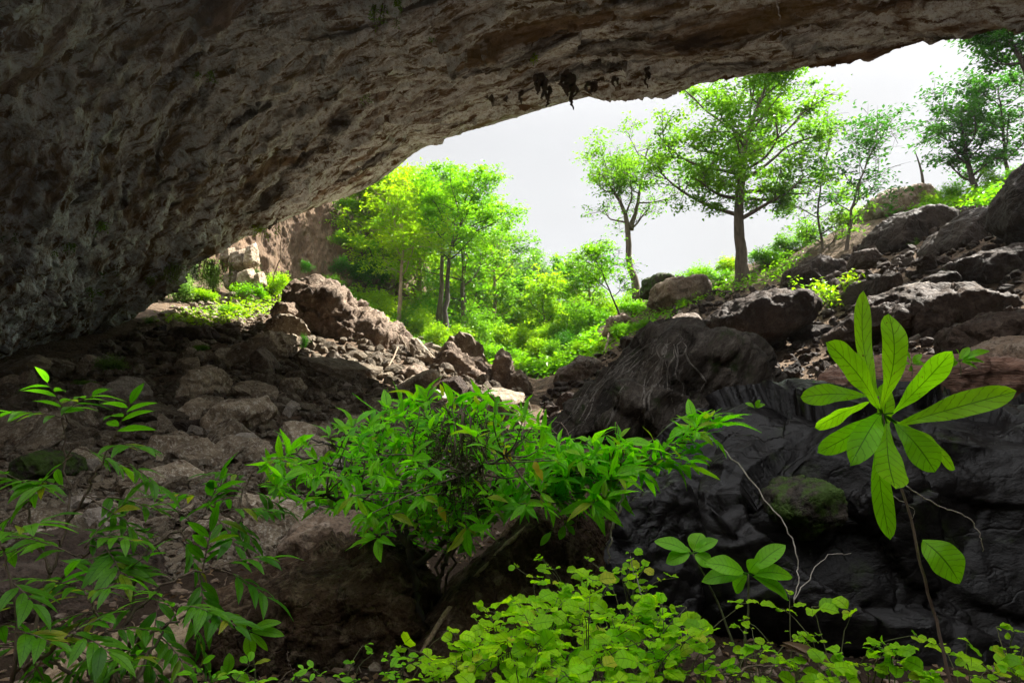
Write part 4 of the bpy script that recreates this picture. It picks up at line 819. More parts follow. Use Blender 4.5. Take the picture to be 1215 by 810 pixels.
# sunlit young shrub with visible leaves on the scree
t = empty('young_shrub', on_ground(984, 345, 27), 'bright young shrub with separate leaves growing on the scree below the small black boulder', 'shrub'); r = np.random.default_rng(5); sb = MB(); cb = MB()
for k in range(16):
    e = np.array([r.normal(0, 0.6), r.normal(0, 0.5), r.uniform(0.4, 1.3)]); p = smooth_path([[0, 0, -0.1], e * 0.5 + np.array([0, 0, 0.15]), e], 6); tube(sb, p, np.linspace(0.02, 0.006, 6), 4)
    leaf_cloud(cb, p[-1] + r.normal(0, 0.16, (22, 3)), 0.24, r, 0.4, 0.45)
sb.build('stems', M['bark'], t); cb.build('foliage', M['lf_yellow'], t, smooth=False)

# ground cover of the gorge and slopes
def cover(polys, n, size, name, mat, label):
    r = np.random.default_rng(len(name)); mb = MB()
    for poly in polys:
        q = sample(poly, n // len(polys)); P, ok = hit(q[:, 0], q[:, 1], 130); P = P[ok]
        P = np.repeat(P, 3, 0) + r.normal(0, 0.25, (len(P) * 3, 3)) * np.array([1, 1, 0.6]) + np.array([0, 0, 0.15]); leaf_cloud(mb, P, size, r, 0.1, 0.5)
    tag(mb.build(name, M[mat], None, False), label, 'ground cover', None, 'stuff')
cover([[(400, 360), (520, 330), (640, 380), (720, 370), (700, 430), (640, 450), (560, 425), (480, 405)]], 6000, 0.4, 'undergrowth', 'lf_bright', 'low green undergrowth covering the gorge floor')
cover([[(690, 420), (760, 365), (960, 305), (940, 330), (820, 365), (770, 392), (700, 432)], [(1060, 250), (1215, 215), (1215, 246), (1100, 256)]], 1800, 0.24, 'ground_cover', 'lf_bright', 'patchy green ground cover along the top of the right slope')
cover([[(196, 380), (330, 352), (330, 372), (250, 390), (200, 392)]], 700, 0.2, 'ground_cover', 'lf_yellow', 'patchy yellow-green ground cover under the ceiling lip')

# tufts that hang from the ceiling
from mathutils.bvhtree import BVHTree
_bv = BVHTree.FromObject(bpy.data.objects['cave_ceiling'], bpy.context.evaluated_depsgraph_get())
def on_ceiling(px, py):
    d = Vector(at(px, py, 1.0)); h = _bv.ray_cast(Vector((0, 0, 0)), d); return np.array(h[0]) if h[0] is not None else at(px, py, 30)
# --- stalactites on the lip
def stalactite(pxy, Y, drips, label):
    base = on_ceiling(pxy[0], pxy[1]); Y = base[1]; mb = MB(); r = np.random.default_rng(int(pxy[0]))
    for (dx, top, ln, w) in drips:
        n = 22; z = np.linspace(0, 1, n); k = Y / F
        rad = 0.8 * w * k * (1 - z) ** 0.7 * (1 + 0.28 * np.sin(z * 19 + dx)) * (1 + r.uniform(-0.25, 0.25, n)) + 0.02
        pts = np.stack([dx * k + 0.06 * np.sin(z * 7 + dx), 0.05 * np.cos(z * 5 + dx), (-top - ln * z) * k], 1)
        pts[:, 0] += r.normal(0, 0.03, n); tube(mb, pts, rad, 9)
    o = mb.build('stalactite', M['stal']); o.location = tuple(base); tag(o, label, 'stalactite', 'dark stalactites along the ceiling lip')
stalactite((640, 92), 31, [(-1, -6, 30, 7), (4, -4, 34, 5), (9, 4, 36, 3.4), (12, 12, 20, 2.6), (-4, -4, 20, 4)], 'forked dark stalactite hanging left of the largest stalactite')
stalactite((673, 90), 30.2, [(0, -6, 34, 9), (-6, -4, 22, 5), (6, -2, 48, 5), (10, 4, 26, 2.4)], 'largest ragged dark stalactite hanging from the ceiling lip')
stalactite((697, 98), 29.6, [(0, -6, 20, 4), (5, -6, 24, 4), (10, -6, 20, 3)], 'short stubby stalactite cluster right of the largest stalactite')
stalactite((767, 84), 28.6, [(0, -4, 28, 2.6), (3, -4, 16, 2)], 'thin lone stalactite at the middle of the ceiling lip')
stalactite((618, 108), 32, [(0, -6, 24, 3), (-4, -8, 10, 4)], 'tiny dark stalactite furthest left along the lip')
stalactite((600, 118), 32.5, [(0, -6, 10, 3), (-18, -8, 12, 5), (-12, -6, 8, 4)], 'flat dark drip of rock hanging above the tiny stalactite')
stalactite((728, 92), 29.3, [(0, -4, 16, 3), (6, -4, 14, 2.4)], 'low knobbly stalactite pair between the stubby cluster and the thin lone one')
sb_ = [o for o in COL.objects if o.get('label', '').startswith('huge dark boulder with pale streaks')][0]
bpy.context.view_layer.update(); bv2 = BVHTree.FromObject(sb_, bpy.context.evaluated_depsgraph_get()); mb = MB(); r = np.random.default_rng(17); off = np.array(sb_.location)
for k in range(44):
    x0, y0 = 798 + r.normal(0, 7), 392 + abs(r.normal(0, 6)); f = r.random(); x1, y1 = 645 + 190 * f + r.normal(0, 6), 535 - 75 * f * r.random(); g0 = r.uniform(0.03, 0.7); g1 = min(1.0, g0 + r.uniform(0.3, 0.8)); pts = []
    for g in np.linspace(g0, g1, 26):
        x = x0 + (x1 - x0) * g + 7 * perlin([[g * 5, k * 3.1, 0.5]], 5)[0] * 2; y = y0 + (y1 - y0) * (g ** 1.15) - 16 * math.sin(g * math.pi) + 5 * perlin([[g * 6, k * 2.3, 7.5]], 6)[0] * 2
        d = Vector(at(x, y, 1.0)); h = bv2.ray_cast(-Vector(off), d.normalized())
        if h[0] is None: continue
        q = np.array(h[0])
        if pts and np.linalg.norm(q - pts[-1]) > 0.8: break
        pts.append(q + 0.012 * np.array(d.normalized()))
    if len(pts) > 6: tube(mb, np.array(pts), r.uniform(0.010, 0.030) * np.sin(np.linspace(0.25, 2.9, len(pts))), 5)
mb.build('flowstone_veins', M['vein'], sb_)
for i, (px, py, L, n, lm, lab) in enumerate([
 (452, 14, 34, 60, 'lf_tree', 'long green fern tuft hanging highest on the ceiling'), (436, 112, 16, 30, 'lf_pale', 'small pale tuft hanging on the ceiling left of the stalactites'), (236, 90, 14, 14, 'lf_tree', 'left one of two grassy blades hanging in the dark ceiling'), (258, 92, 16, 14, 'lf_tree', 'right one of two grassy blades hanging in the dark ceiling'),
 (632, 68, 10, 16, 'lf_yellow', 'tiny yellow tuft above the forked stalactite'), (122, 268, 14, 40, 'lf_bright', 'bright tuft on the lower ceiling at the left'), (80, 292, 14, 30, 'lf_tree', 'drooping tuft on the low ceiling left of the bright one'), (10, 280, 16, 40, 'lf_dark', 'dark tuft at the left picture edge under the ceiling'), (64, 300, 10, 24, 'lf_pale', 'pale hanging fern low on the ceiling'), (120, 312, 20, 50, 'lf_dark', 'brownish-green hanging fern below the bright tuft'),
 (110, 345, 12, 24, 'lf_tree', 'lowest small tuft hanging on the left ceiling'), (180, 332, 9, 24, 'lf_pale', 'pale tuft at the lip above the feathery shrub'), (212, 315, 26, 110, 'lf_pale', 'thick pale curtain of creeper hanging from the lip'), (250, 310, 34, 130, 'lf_pale', 'broad creeper curtain beside the white stacked blocks'), (310, 270, 16, 40, 'lf_yellow', 'yellowish fern on the lip left of the brown cliff'), (516, 46, 12, 20, 'lf_tree', 'small tuft in the middle of the ceiling'), (470, 8, 10, 20, 'lf_tree', 'short tuft at the top picture edge')]):
    p = on_ceiling(px, py); k = p[1] / F; r = np.random.default_rng(500 + i); t = empty('hanging_tuft', p, lab, 'hanging plant', 'green tufts hanging from the ceiling'); sb = MB(); cb = MB()
    w = 4 if n < 40 else 9
    for j in range(max(3, n // 8)):
        x0 = np.array([r.normal(0, w * k), r.normal(0, 0.15), 0.1]); e = x0 + np.array([r.normal(0, 3 * k), -r.uniform(0, 6) * k, -L * k * r.uniform(0.5, 1)]); pp = smooth_path([x0, (x0 + e) / 2 + np.array([0, -2 * k, 0]), e], 6); tube(sb, pp, np.linspace(0.02, 0.006, 6), 4)
        leaf_cloud(cb, np.repeat(pp[1:], 5, 0) + r.normal(0, 1.5 * k, (25, 3)), max(0.10, 4.2 * k), r, 1.2, 0.4)
    sb.build('stems', M['bark'], t); cb.build('foliage', M[lm], t, smooth=False)
mb = MB(); p0 = at(331, 262, 37.6); tube(mb, smooth_path([p0, p0 + np.array([0.2, 0, -1.8]), p0 + np.array([-0.2, 0.1, -3.6])], 12, 0.04, 3), 0.03, 5); tag(mb.build('hanging_root', M['palebark']), 'long thin tan root hanging from the lip in front of the brown cliff', 'root')
mb = MB(); pa, pb = at(472, 412, 27.5), at(452, 456, 24.5); tube(mb, smooth_path([pa, (pa + pb) / 2, pb], 8, 0.01), 0.035, 6); tag(mb.build('fallen_stick', M['palebark']), 'thin pale stick lying down the rubble below the outcrop', 'stick')
mb = MB(); pa, pb = at(722, 396, 37), at(716, 432, 33.5); tube(mb, smooth_path([pa, (pa + pb) / 2, pb], 8, 0.02), 0.05, 6); tag(mb.build('fallen_stick', M['palebark']), 'grey stick lying on the scree beside the gorge', 'stick')
# ------------------------------------------------------------------ foreground plants
M['lf_sap'] = leaf_mat('sapling_leaves', (0.16, 0.52, 0.006), (0.48, 0.88, 0.015), 0.72, tr=(1.5, 1.5, 0.6), veins=9.0, gloss=0.08, odd=(0.42, 0.36, 0.03))
M['lf_shrub'] = leaf_mat('shrub_leaves', (0.09, 0.46, 0.006), (0.36, 0.80, 0.012), 0.6, tr=(1.3, 1.5, 0.5), veins=9.0, gloss=0.08, odd=(0.42, 0.36, 0.03))
M['lf_frond'] = leaf_mat('frond_leaves', (0.045, 0.21, 0.006), (0.14, 0.38, 0.012), 0.55, tr=(1.3, 1.5, 0.5), veins=8.0, gloss=0.08, odd=(0.42, 0.36, 0.03))
M['lf_round'] = leaf_mat('round_leaves', (0.20, 0.56, 0.006), (0.54, 0.86, 0.012), 0.6, tr=(1.4, 1.35, 0.5), veins=5.0, gloss=0.05, odd=(0.6, 0.5, 0.05))
M['lf_broad'] = leaf_mat('broad_leaves', (0.17, 0.58, 0.008), (0.36, 0.82, 0.015), 0.6, tr=(1.4, 1.5, 0.5), veins=9.0, gloss=0.08, odd=(0.42, 0.36, 0.03))
M['lf_brown'] = leaf_mat('dead_leaf', (0.12, 0.075, 0.04), (0.22, 0.15, 0.09), 0.2, tr=(1.1, 1, 0.8))
M['stem'] = bark_mat('green_stem', (0.05, 0.06, 0.02), (0.10, 0.10, 0.04), 20)
M['twig'] = bark_mat('brown_twig', (0.06, 0.04, 0.028), (0.15, 0.11, 0.08), 20)
M['root'] = bark_mat('pale_root', (0.22, 0.19, 0.16), (0.42, 0.38, 0.33), 20)

def norm(v): v = np.asarray(v, float); return v / (np.linalg.norm(v) + 1e-9)
PROF = {  # half width along the blade
 'lance': lambda u: np.sin(np.pi * np.clip(u, 0, 1) ** 0.85) ** 0.9 * (1 - 0.25 * u),
 'obov': lambda u: np.where(u < 0.995, (u ** 0.9) * np.clip(1 - u ** 3.6, 0, 1) ** 0.72 * 1.25 + 0.05 * np.exp(-u * 20), 0),
 'round': lambda u: np.sqrt(np.clip(1 - (2 * u - 1) ** 2, 0, 1)) ** 0.9 * (1 - 0.12 * u),
 'ellip': lambda u: np.sin(np.pi * np.clip(u, 0, 1)) ** 0.72}
def blade(mb, base, tip, width, nrm, prof='lance', sag=0.12, fold=0.22, ns=8, curl=0.0, wave=0.0, r=None, bend=0.0, twist=0.0):
    base = np.asarray(base, float); tip = np.asarray(tip, float); d = tip - base; L = np.linalg.norm(d); d = d / L
    n = np.asarray(nrm, float); n = n - d * (n @ d); n = norm(n); s = np.cross(n, d)
    u = np.linspace(0, 1, ns + 1); w = PROF[prof](u) * width * 0.5
    c = base + d * (u * L)[:, None] + n * (sag * L * np.sin(np.pi * u))[:, None]
    c = c + s * (bend * L * np.sin(np.pi * u * 0.9))[:, None]
    cols = [-1, -0.5, 0, 0.5, 1]; ph = 0 if r is None else r.uniform(0, 6)
    V = []; UV = []
    for t in cols:
        wv = wave * width * np.sin(u * 15 + ph + t) * abs(t)
        tw = twist * u; V.append(c + (s[None] * np.cos(tw)[:, None] + n[None] * np.sin(tw)[:, None]) * (w * t)[:, None] * math.cos(fold) + n * (abs(t) * w * math.sin(fold) + wv - curl * (t * t) * w)[:, None]); UV.append(np.stack([np.full(ns + 1, t), u], 1))
    V = np.stack(V, 1).reshape(-1, 3); UV = np.stack(UV, 1).reshape(-1, 2)
    mb.add(V, grid_quads(ns + 1, 5), None, UV)

# --- big-leaved sapling on the right
hub = at(1048, 492, 2.15); root = at(1132, 830, 2.05)
t = empty('sapling', root, 'single-stemmed sapling with a rosette of big glossy veined leaves on the right', 'sapling'); lo_ = root
mb = MB(); tube(mb, smooth_path(ats([(1132, 830, 2.05), (1114, 750, 2.08), (1095, 680, 2.1), (1078, 605, 2.12), (1060, 550, 2.14), (1047, 492, 2.15), (1042, 470, 2.16)]), 26, 0.001, 4) - lo_, np.linspace(0.0050, 0.003, 26), 8); mb.build('stem', M['twig'], t)
LV = [((1046, 488), (1027, 345), 27, .10, .3), ((1045, 486), (1054, 372), 37, .02, .05), ((1043, 486), (981, 406), 44, -.05, .15), ((1058, 492), (1128, 415), 32, -.06, .2), ((1062, 505), (1206, 463), 33, -.10, -.3), ((1030, 470), (950, 472), 29, .06, .3), ((1034, 476), (967, 507), 27, .03, .2), ((1042, 490), (970, 537), 26, -.04, -.5), ((1044, 492), (1010, 553), 32, -.09, .1), ((1052, 500), (1062, 579), 36, -.12, .1), ((1060, 500), (1109, 560), 36, -.04, .2), ((1062, 500), (1133, 557), 30, .03, -.2), ((1042, 515), (1057, 640), 27, -.02, -.6), ((1046, 530), (1054, 456), 27, .05, .1), ((1094, 640), (1139, 692), 33, -.03, .2)]
for i, (b_, tp, w_, dy, tilt) in enumerate(LV):
    Yb = 2.15 if i < 14 else 2.11; B = at(b_[0], b_[1], Yb) - lo_; T = at(tp[0], tp[1], Yb + dy * 2.0) - lo_
    mb = MB(); k = Yb / F; nn = norm(np.array([0.25 * tilt, -1.0, 0.35 + tilt])); L = np.linalg.norm(T - B)
    rr_ = np.random.default_rng(i); nn = norm(nn + rr_.normal(0, 0.28, 3)); blade(mb, B, T, w_ * k * 1.32, nn, 'obov' if i != 14 else 'ellip', rr_.uniform(0.05, 0.13) * (1 if i % 3 else -0.7), rr_.uniform(0.1, 0.32), 20, rr_.uniform(0.0, 0.16), 0.03, rr_, rr_.normal(0, 0.035), rr_.normal(0, 0.22))
    hubl = (hub - lo_) if i < 14 else at(1091, 655, 2.11) - lo_
    if i < 14: tube(mb, np.array([hubl, (hubl + B) / 2 + [0, 0, .004], B + (T - B) * 0.03]), [0.0032, 0.0026, 0.0022], 6)
    l = mb.build('leaf', M['lf_sap'], t, uv=True)
    if i == 4: l['label'] = 'long leaf stretched to the right with brown spots'
    if i == 14: l['label'] = 'lone duller leaf low on the stem'

# --- sprays of leaves on twigs, used by the shrub, the fronds and the small plants
def whorl(mb, c, axis, n, L, w, r, prof='lance', ang=(0.9, 1.45), droop=0.35, ns=7, sag=0.10):
    axis = norm(axis); a = norm(np.cross(axis, [0.3, 0.2, 0.9])); b = np.cross(axis, a); ph = r.uniform(0, 6)
    for i in range(n):
        th = ph + i * 2.4 + r.normal(0, 0.2); g = r.uniform(*ang); l = L * r.uniform(0.45, 1.2)
        d = axis * math.cos(g) + (a * math.cos(th) + b * math.sin(th)) * math.sin(g); d = norm(d + np.array([0, 0, -droop * r.uniform(0.3, 1)]))
        st = c - axis * r.uniform(0, 0.3) * L + d * 0.05 * L; up = axis + np.array([0, 0, 0.6]) + r.normal(0, 0.25, 3)
        blade(mb, st, st + d * l, w * l * r.uniform(0.8, 1.35), up, prof, sag * r.uniform(-0.3, 1.6), r.uniform(0.05, 0.5), ns, 0.05, 0.03, r, r.normal(0, 0.05), r.normal(0, 0.4))
def pinnate(mb, sb, c, d, nl, L, w, r, length, prof='lance', droop=0.25):
    """two rows of leaflets along a drooping stalk"""
    d = norm(d); n = 9; p = [np.asarray(c, float)]
    for j in range(n): d = norm(d + np.array([0, 0, -droop / n * 2])); p.append(p[-1] + d * length / n)
    p = np.array(p); tube(sb, p, np.linspace(0.0035, 0.0015, n + 1), 5); side = norm(np.cross(d, [0, 0, 1])); upn = np.cross(side, d)
    for j in range(nl):
        f = 0.2 + 0.8 * j / max(1, nl - 1); q = np.array([np.interp(f * n, np.arange(n + 1), p[:, k]) for k in range(3)]); sg = 1 if j % 2 else -1
        dd = norm(side * sg * 0.8 + d * 0.65 + np.array([0, 0, -0.25]) + r.normal(0, 0.12, 3)) if j < nl - 1 else d
        l = L * r.uniform(0.8, 1.15); blade(mb, q, q + dd * l, w * l, upn + np.array([0, 0, 0.4]) + r.normal(0, 0.15, 3), prof, 0.08, r.uniform(0.1, 0.35), 7, 0.04, 0.02, r)

# --- leafy shrub in the centre
SHR = [[(503, 800, 4.5), (498, 735, 4.5), (490, 690, 4.5), (486, 650, 4.5)], [(486, 650, 4.5), (455, 600, 4.55), (420, 562, 4.6), (370, 545, 4.6), (325, 535, 4.7)], [(486, 650, 4.5), (474, 590, 4.7), (445, 530, 4.9), (420, 510, 5.0)], [(486, 650, 4.5), (500, 600, 4.4), (520, 545, 4.4), (545, 490, 4.4)],
 [(495, 670, 4.5), (560, 612, 4.5), (640, 572, 4.5), (705, 552, 4.5), (765, 545, 4.5), (840, 505, 4.6)], [(560, 612, 4.5), (596, 560, 4.4), (622, 515, 4.3)], [(455, 600, 4.55), (400, 592, 4.4), (350, 585, 4.3)], [(640, 572, 4.5), (690, 530, 4.6), (735, 520, 4.7)], [(500, 600, 4.4), (560, 560, 4.1), (600, 540, 4.0)], [(474, 590, 4.7), (500, 520, 5.1), (510, 480, 5.2)], [(420, 562, 4.6), (400, 530, 4.9), (370, 520, 5.1)]]
t = empty('leafy_shrub', at(503, 800, 4.5), 'spreading shrub with slender dark limbs and masses of glossy green leaves in the centre foreground', 'shrub'); lo_ = at(503, 800, 4.5)
r = np.random.default_rng(21); BP = []
for i, br in enumerate(SHR):
    mb = MB(); p = smooth_path(ats(br), 22, 0.012, i) ; r0 = 0.032 if i == 0 else 0.021; tube(mb, p - lo_, np.linspace(r0, 0.022 if i == 0 else 0.005, 22), 7)
    mb.build('trunk' if i == 0 else 'branch', M['darkbark'], t)
    if i: BP.append(p)
BPA = np.concatenate(BP)
POLY = [(318, 540), (372, 522), (440, 492), (470, 474), (520, 466), (580, 466), (622, 490), (650, 512), (690, 540), (700, 600), (640, 606), (600, 604), (560, 636), (500, 646), (440, 634), (424, 606), (350, 596), (318, 566)]
RARM = [(640, 540), (700, 535), (740, 520), (770, 532), (800, 512), (840, 490), (862, 498), (815, 545), (770, 556), (730, 585), (690, 606), (650, 596)]
mb = MB(); sb = MB()
def spray(px, py, Y, nl, L, mb, sb):
    c = at(px, py, Y); j = np.argmin(((BPA - c) ** 2).sum(1) + 0.3 * (BPA[:, 2] > c[2])); b0 = BPA[j]; ax = norm((c - b0) * np.array([1, 0.7, 1]) + np.array([0, 0, 0.18]) + r.normal(0, 0.08, 3))
    tube(sb, smooth_path([b0, (b0 + c) / 2 + r.normal(0, 0.03, 3), c], 7) - lo_, np.linspace(0.006, 0.0022, 7), 5)
    whorl(mb, c - lo_, ax, nl, L, r.uniform(0.27, 0.36), r, 'lance', (0.7, 1.5), 0.5)
q = sample(POLY, 360)
for (x, y) in q:
    Y = 4.5 + r.normal(0, 0.38) + (560 - y) * 0.002; spray(x, y, Y, r.integers(5, 9), r.uniform(0.10, 0.17), mb, sb)
q = sample(RARM, 84)
for (x, y) in q: spray(x, y, 4.5 + r.normal(0, 0.16), r.integers(5, 9), r.uniform(0.12, 0.22), mb, sb)
for (x, y, Y) in [(735, 520, 4.6), (745, 530, 4.5), (650, 520, 4.4), (835, 495, 4.6), (852, 497, 4.6), (815, 520, 4.55), (590, 476, 4.4), (540, 474, 4.5), (500, 478, 4.7), (460, 486, 4.8), (700, 522, 4.5), (330, 545, 4.6), (345, 530, 4.8)]:
    spray(x, y, Y, 7, 0.24, mb, sb)
mb.build('foliage', M['lf_shrub'], t, uv=True); sb.build('twigs', M['twig'], t)
mb = MB(); 
for (x, y) in [(630, 545), (634, 552), (597, 533), (520, 600)]: c = at(x, y, 4.05); blade(mb, c - lo_, c - lo_ + np.array([0.05, -0.02, -0.09]), 0.05, [0.3, -1, 0.2], 'lance')
y_ = mb.build('yellowed_leaves', leaf_mat('yellowed_leaf', (0.5, 0.34, 0.02), (0.6, 0.45, 0.03), 0.5), t, uv=True); 
# matted dry creeper caught in the shrub
t2 = empty('dry_creeper', at(545, 490, 4.2), 'matted dark dry creeper hanging inside the centre shrub', 'creeper'); l2 = at(545, 490, 4.2); sb = MB(); cb = MB()
for k in range(46):
    x = r.normal(545, 22); p0 = at(x, r.uniform(480, 530), 4.2 + r.normal(0, 0.1)); p1 = p0 + np.array([r.normal(0, 0.06), r.normal(0, 0.04), -r.uniform(0.2, 0.75)])
    p = smooth_path([p0, (p0 + p1) / 2 + r.normal(0, 0.03, 3), p1], 9, 0.006, k); tube(sb, p - l2, np.linspace(0.004, 0.0015, 9), 4)
    leaf_cloud(cb, np.repeat(p[2:], 4, 0) + r.normal(0, 0.02, (28, 3)) - l2, 0.04, r, 1.0, 0.35)
sb.build('stems', M['twig'], t2); cb.build('foliage', leaf_mat('dry_creeper_leaf', (0.03, 0.035, 0.01), (0.07, 0.10, 0.02), 0.3), t2, smooth=False)

# --- fronded plants at the left
def fronds(name, label, base, stems, tips, L, length, mat, w=0.32, nl=(7, 10), prof='lance', seed=1, cat='plant'):
    t = empty(name, at(*base), label, cat); lo = at(*base); r = np.random.default_rng(seed); sb = MB(); mb = MB(); pts = []
    for s in stems:
        p = smooth_path(ats(s), 20, 0.006, seed); tube(sb, p - lo, np.linspace(0.009, 0.0035, 20), 6); pts.append(p)
    pts = np.concatenate(pts)
    for (px, py, Y, dx, dz) in tips:
        c = at(px, py, Y); j = np.argmin(((pts - c) ** 2).sum(1)); tube(sb, smooth_path([pts[j], (pts[j] + c) / 2 + np.array([0, 0, 0.01]), c], 6) - lo, np.linspace(0.004, 0.003, 6), 5)
        pinnate(mb, sb, c - lo, np.array([dx, r.normal(0, 0.25) - 0.15, dz]), r.integers(*nl), L * r.uniform(0.85, 1.15), w, r, length * r.uniform(0.8, 1.2), prof)
    sb.build('stems', M['twig'], t); mb.build('foliage', M[mat], t, uv=True); return t
fronds('frond_plant', 'plant with long pinnate fronds lit green against the dark at the left', (30, 800, 3.2), [[(30, 800, 3.2), (50, 710, 3.3), (80, 620, 3.4), (78, 540, 3.5), (74, 486, 3.5)], [(80, 620, 3.4), (100, 590, 3.4), (130, 530, 3.4)], [(50, 710, 3.3), (100, 660, 3.3), (125, 640, 3.2)], [(60, 680, 3.3), (36, 620, 3.4), (30, 570, 3.5)]],
 [(74, 492, 3.5, .5, .4), (76, 496, 3.5, -.5, .3), (80, 500, 3.5, .1, .7), (90, 530, 3.45, .8, -.2), (86, 540, 3.45, -.5, -.4), (130, 530, 3.4, .7, .2), (135, 520, 3.4, .3, .6), (140, 545, 3.4, .9, -.3), (110, 590, 3.4, .9, .1), (120, 600, 3.3, .7, -.3), (85, 580, 3.45, -.4, .2), (32, 575, 3.5, -.3, .5), (34, 580, 3.5, .4, .2), (38, 600, 3.5, -.6, -.3), (112, 640, 3.2, .6, .2), (100, 650, 3.2, .2, .5), (125, 650, 3.2, .8, -.2), (90, 660, 3.25, -.3, .3), (70, 640, 3.3, -.8, .0)], 0.155, 0.26, 'lf_frond', seed=31)
fronds('trailing_frond_plant', 'dark plant with long side branches of narrow leaves in front of the tan rock', (120, 830, 3.0), [[(120, 830, 3.0), (150, 740, 3.1), (200, 690, 3.2), (260, 672, 3.3)], [(150, 740, 3.1), (170, 660, 3.3), (210, 630, 3.4), (262, 606, 3.5)], [(140, 770, 3.05), (190, 745, 3.0), (240, 720, 3.0)], [(120, 820, 3.0), (80, 760, 3.0), (40, 720, 3.0)]],
 [(262, 606, 3.5, .7, .2), (255, 612, 3.5, .6, -.3), (240, 615, 3.45, .2, .6), (230, 622, 3.45, -.3, .5), (215, 630, 3.4, .3, -.5), (200, 640, 3.4, -.4, .2), (258, 672, 3.3, .7, .3), (262, 676, 3.3, .8, -.2), (240, 678, 3.3, .1, .6), (235, 680, 3.3, .3, -.6), (210, 688, 3.25, -.4, .3), (190, 700, 3.2, .1, -.6), (175, 665, 3.3, -.5, .4), (170, 720, 3.15, -.6, .1), (240, 722, 3.0, .6, .1), (225, 728, 3.0, .2, -.5), (190, 745, 3.0, -.4, -.2), (160, 760, 3.0, .4, -.4), (40, 720, 3.0, -.5, .2), (50, 728, 3.0, .3, .5), (70, 750, 3.0, -.3, -.4), (20, 735, 3.0, -.6, -.2), (90, 770, 3.0, .5, -.1), (110, 720, 3.1, -.2, .6), (130, 700, 3.15, .3, .4)], 0.15, 0.24, 'lf_frond', 0.30, seed=32)
fronds('narrow_leaf_plant', 'low shaded plant at the bottom left corner', (10, 830, 2.6), [[(10, 830, 2.6), (20, 760, 2.6), (10, 680, 2.7), (0, 640, 2.7)], [(15, 800, 2.6), (60, 770, 2.6), (90, 750, 2.6)]], [(0, 640, 2.7, .4, .3), (5, 650, 2.7, -.4, .3), (12, 690, 2.7, .6, -.1), (15, 720, 2.65, -.3, .2), (18, 750, 2.6, .6, .1), (60, 770, 2.6, .4, .4), (88, 752, 2.6, .6, .0), (40, 785, 2.6, .2, -.3)], 0.15, 0.2, 'lf_frond', seed=33)
fronds('side_branch_plant', 'plant with drooping glossy leaves between the left fronds and the leafy shrub', (300, 660, 4.2), [[(300, 670, 4.2), (280, 620, 4.2), (290, 580, 4.3), (300, 560, 4.3)], [(284, 620, 4.2), (250, 600, 4.2), (235, 590, 4.2)]], [(300, 560, 4.3, .5, .4), (296, 566, 4.3, -.5, .3), (292, 580, 4.3, .7, -.2), (284, 590, 4.25, -.6, .0), (240, 590, 4.2, -.5, .2), (255, 600, 4.2, .2, .5), (270, 610, 4.2, .5, -.3), (290, 610, 4.2, .6, .2), (310, 575, 4.3, .6, .1)], 0.15, 0.24, 'lf_frond', seed=34)

fronds('frond_plant', 'dense dark clump of narrow leaves at the bottom left beneath the lit fronds', (150, 850, 2.8), [[(150, 850, 2.8), (130, 760, 2.9), (100, 700, 3.0)], [(150, 840, 2.8), (180, 770, 2.9), (215, 720, 3.0)], [(140, 830, 2.8), (70, 790, 2.8), (30, 770, 2.8)]], [(100, 700, 3.0, -.4, .4), (104, 705, 3.0, .5, .3), (112, 725, 2.95, -.6, .0), (125, 750, 2.9, .6, .2), (130, 765, 2.9, -.5, -.2), (215, 720, 3.0, .6, .2), (210, 726, 3.0, -.2, .5), (190, 755, 2.95, .6, -.2), (178, 775, 2.9, -.5, .2), (70, 790, 2.8, -.1, .5), (30, 770, 2.8, -.5, .3), (50, 782, 2.8, .4, .3), (150, 800, 2.8, .3, .5), (165, 810, 2.8, .6, .0), (120, 805, 2.8, -.6, .1)], 0.13, 0.2, 'lf_frond', 0.26, seed=36)
# --- plants made of a few broad leaves
def rosette(name, label, root, hubs, mat, k_w=0.36, prof='ellip', cat='plant', seed=1):
    lo = at(*root); t = empty(name, lo, label, cat); r = np.random.default_rng(seed)
    for (hx, hy, hY, tips) in hubs:
        h = at(hx, hy, hY); mb = MB(); tube(mb, smooth_path([lo, (lo + h) / 2 + np.array([0.01, 0, 0.01]), h], 10, 0.002, seed) - lo, np.linspace(0.006, 0.0035, 10), 6); mb.build('stem', M['stem'], t)
        for (tx, ty, w) in tips:
            T = at(tx, ty, hY + r.uniform(-0.08, 0.08)); B = h + (T - h) * 0.1; mb = MB()
            tube(mb, np.array([h, (h + B) / 2, B]) - lo, 0.0025, 5)
            blade(mb, B - lo, T - lo, w * hY / F, np.array([r.normal(0, .2), -0.75, 0.75]) , prof, 0.10, 0.2, 12, 0.05, 0.02, r); mb.build('leaf', M[mat], t, uv=True)
rosette('broad_leaf_plant', 'broad-leaved seedling with two tiers of bright leaves above the round-leaved plants', (880, 790, 3.0), [(822, 656, 3.1, [(776, 642, 20), (832, 632, 22), (852, 640, 16), (790, 668, 20), (845, 672, 20), (800, 654, 16)]), (888, 680, 3.0, [(932, 646, 22), (836, 668, 26), (940, 684, 22), (936, 712, 22), (832, 690, 22), (872, 702, 20), (900, 664, 18)])], 'lf_broad', seed=41)
rosette('sprig_plant', 'small sprig with four glossy leaves before the dark brown boulder', (304, 830, 3.4), [(294, 748, 3.4, [(276, 728, 10), (334, 738, 12), (338, 754, 12), (298, 780, 14), (318, 772, 8)])], 'lf_broad', seed=42)
rosette('low_sprig_plant', 'upright two-leaved sprig at the bottom edge below the small sprig', (272, 840, 3.0), [(272, 800, 3.0, [(272, 774, 12), (250, 806, 12), (296, 806, 12), (262, 790, 9)])], 'lf_broad', seed=43)
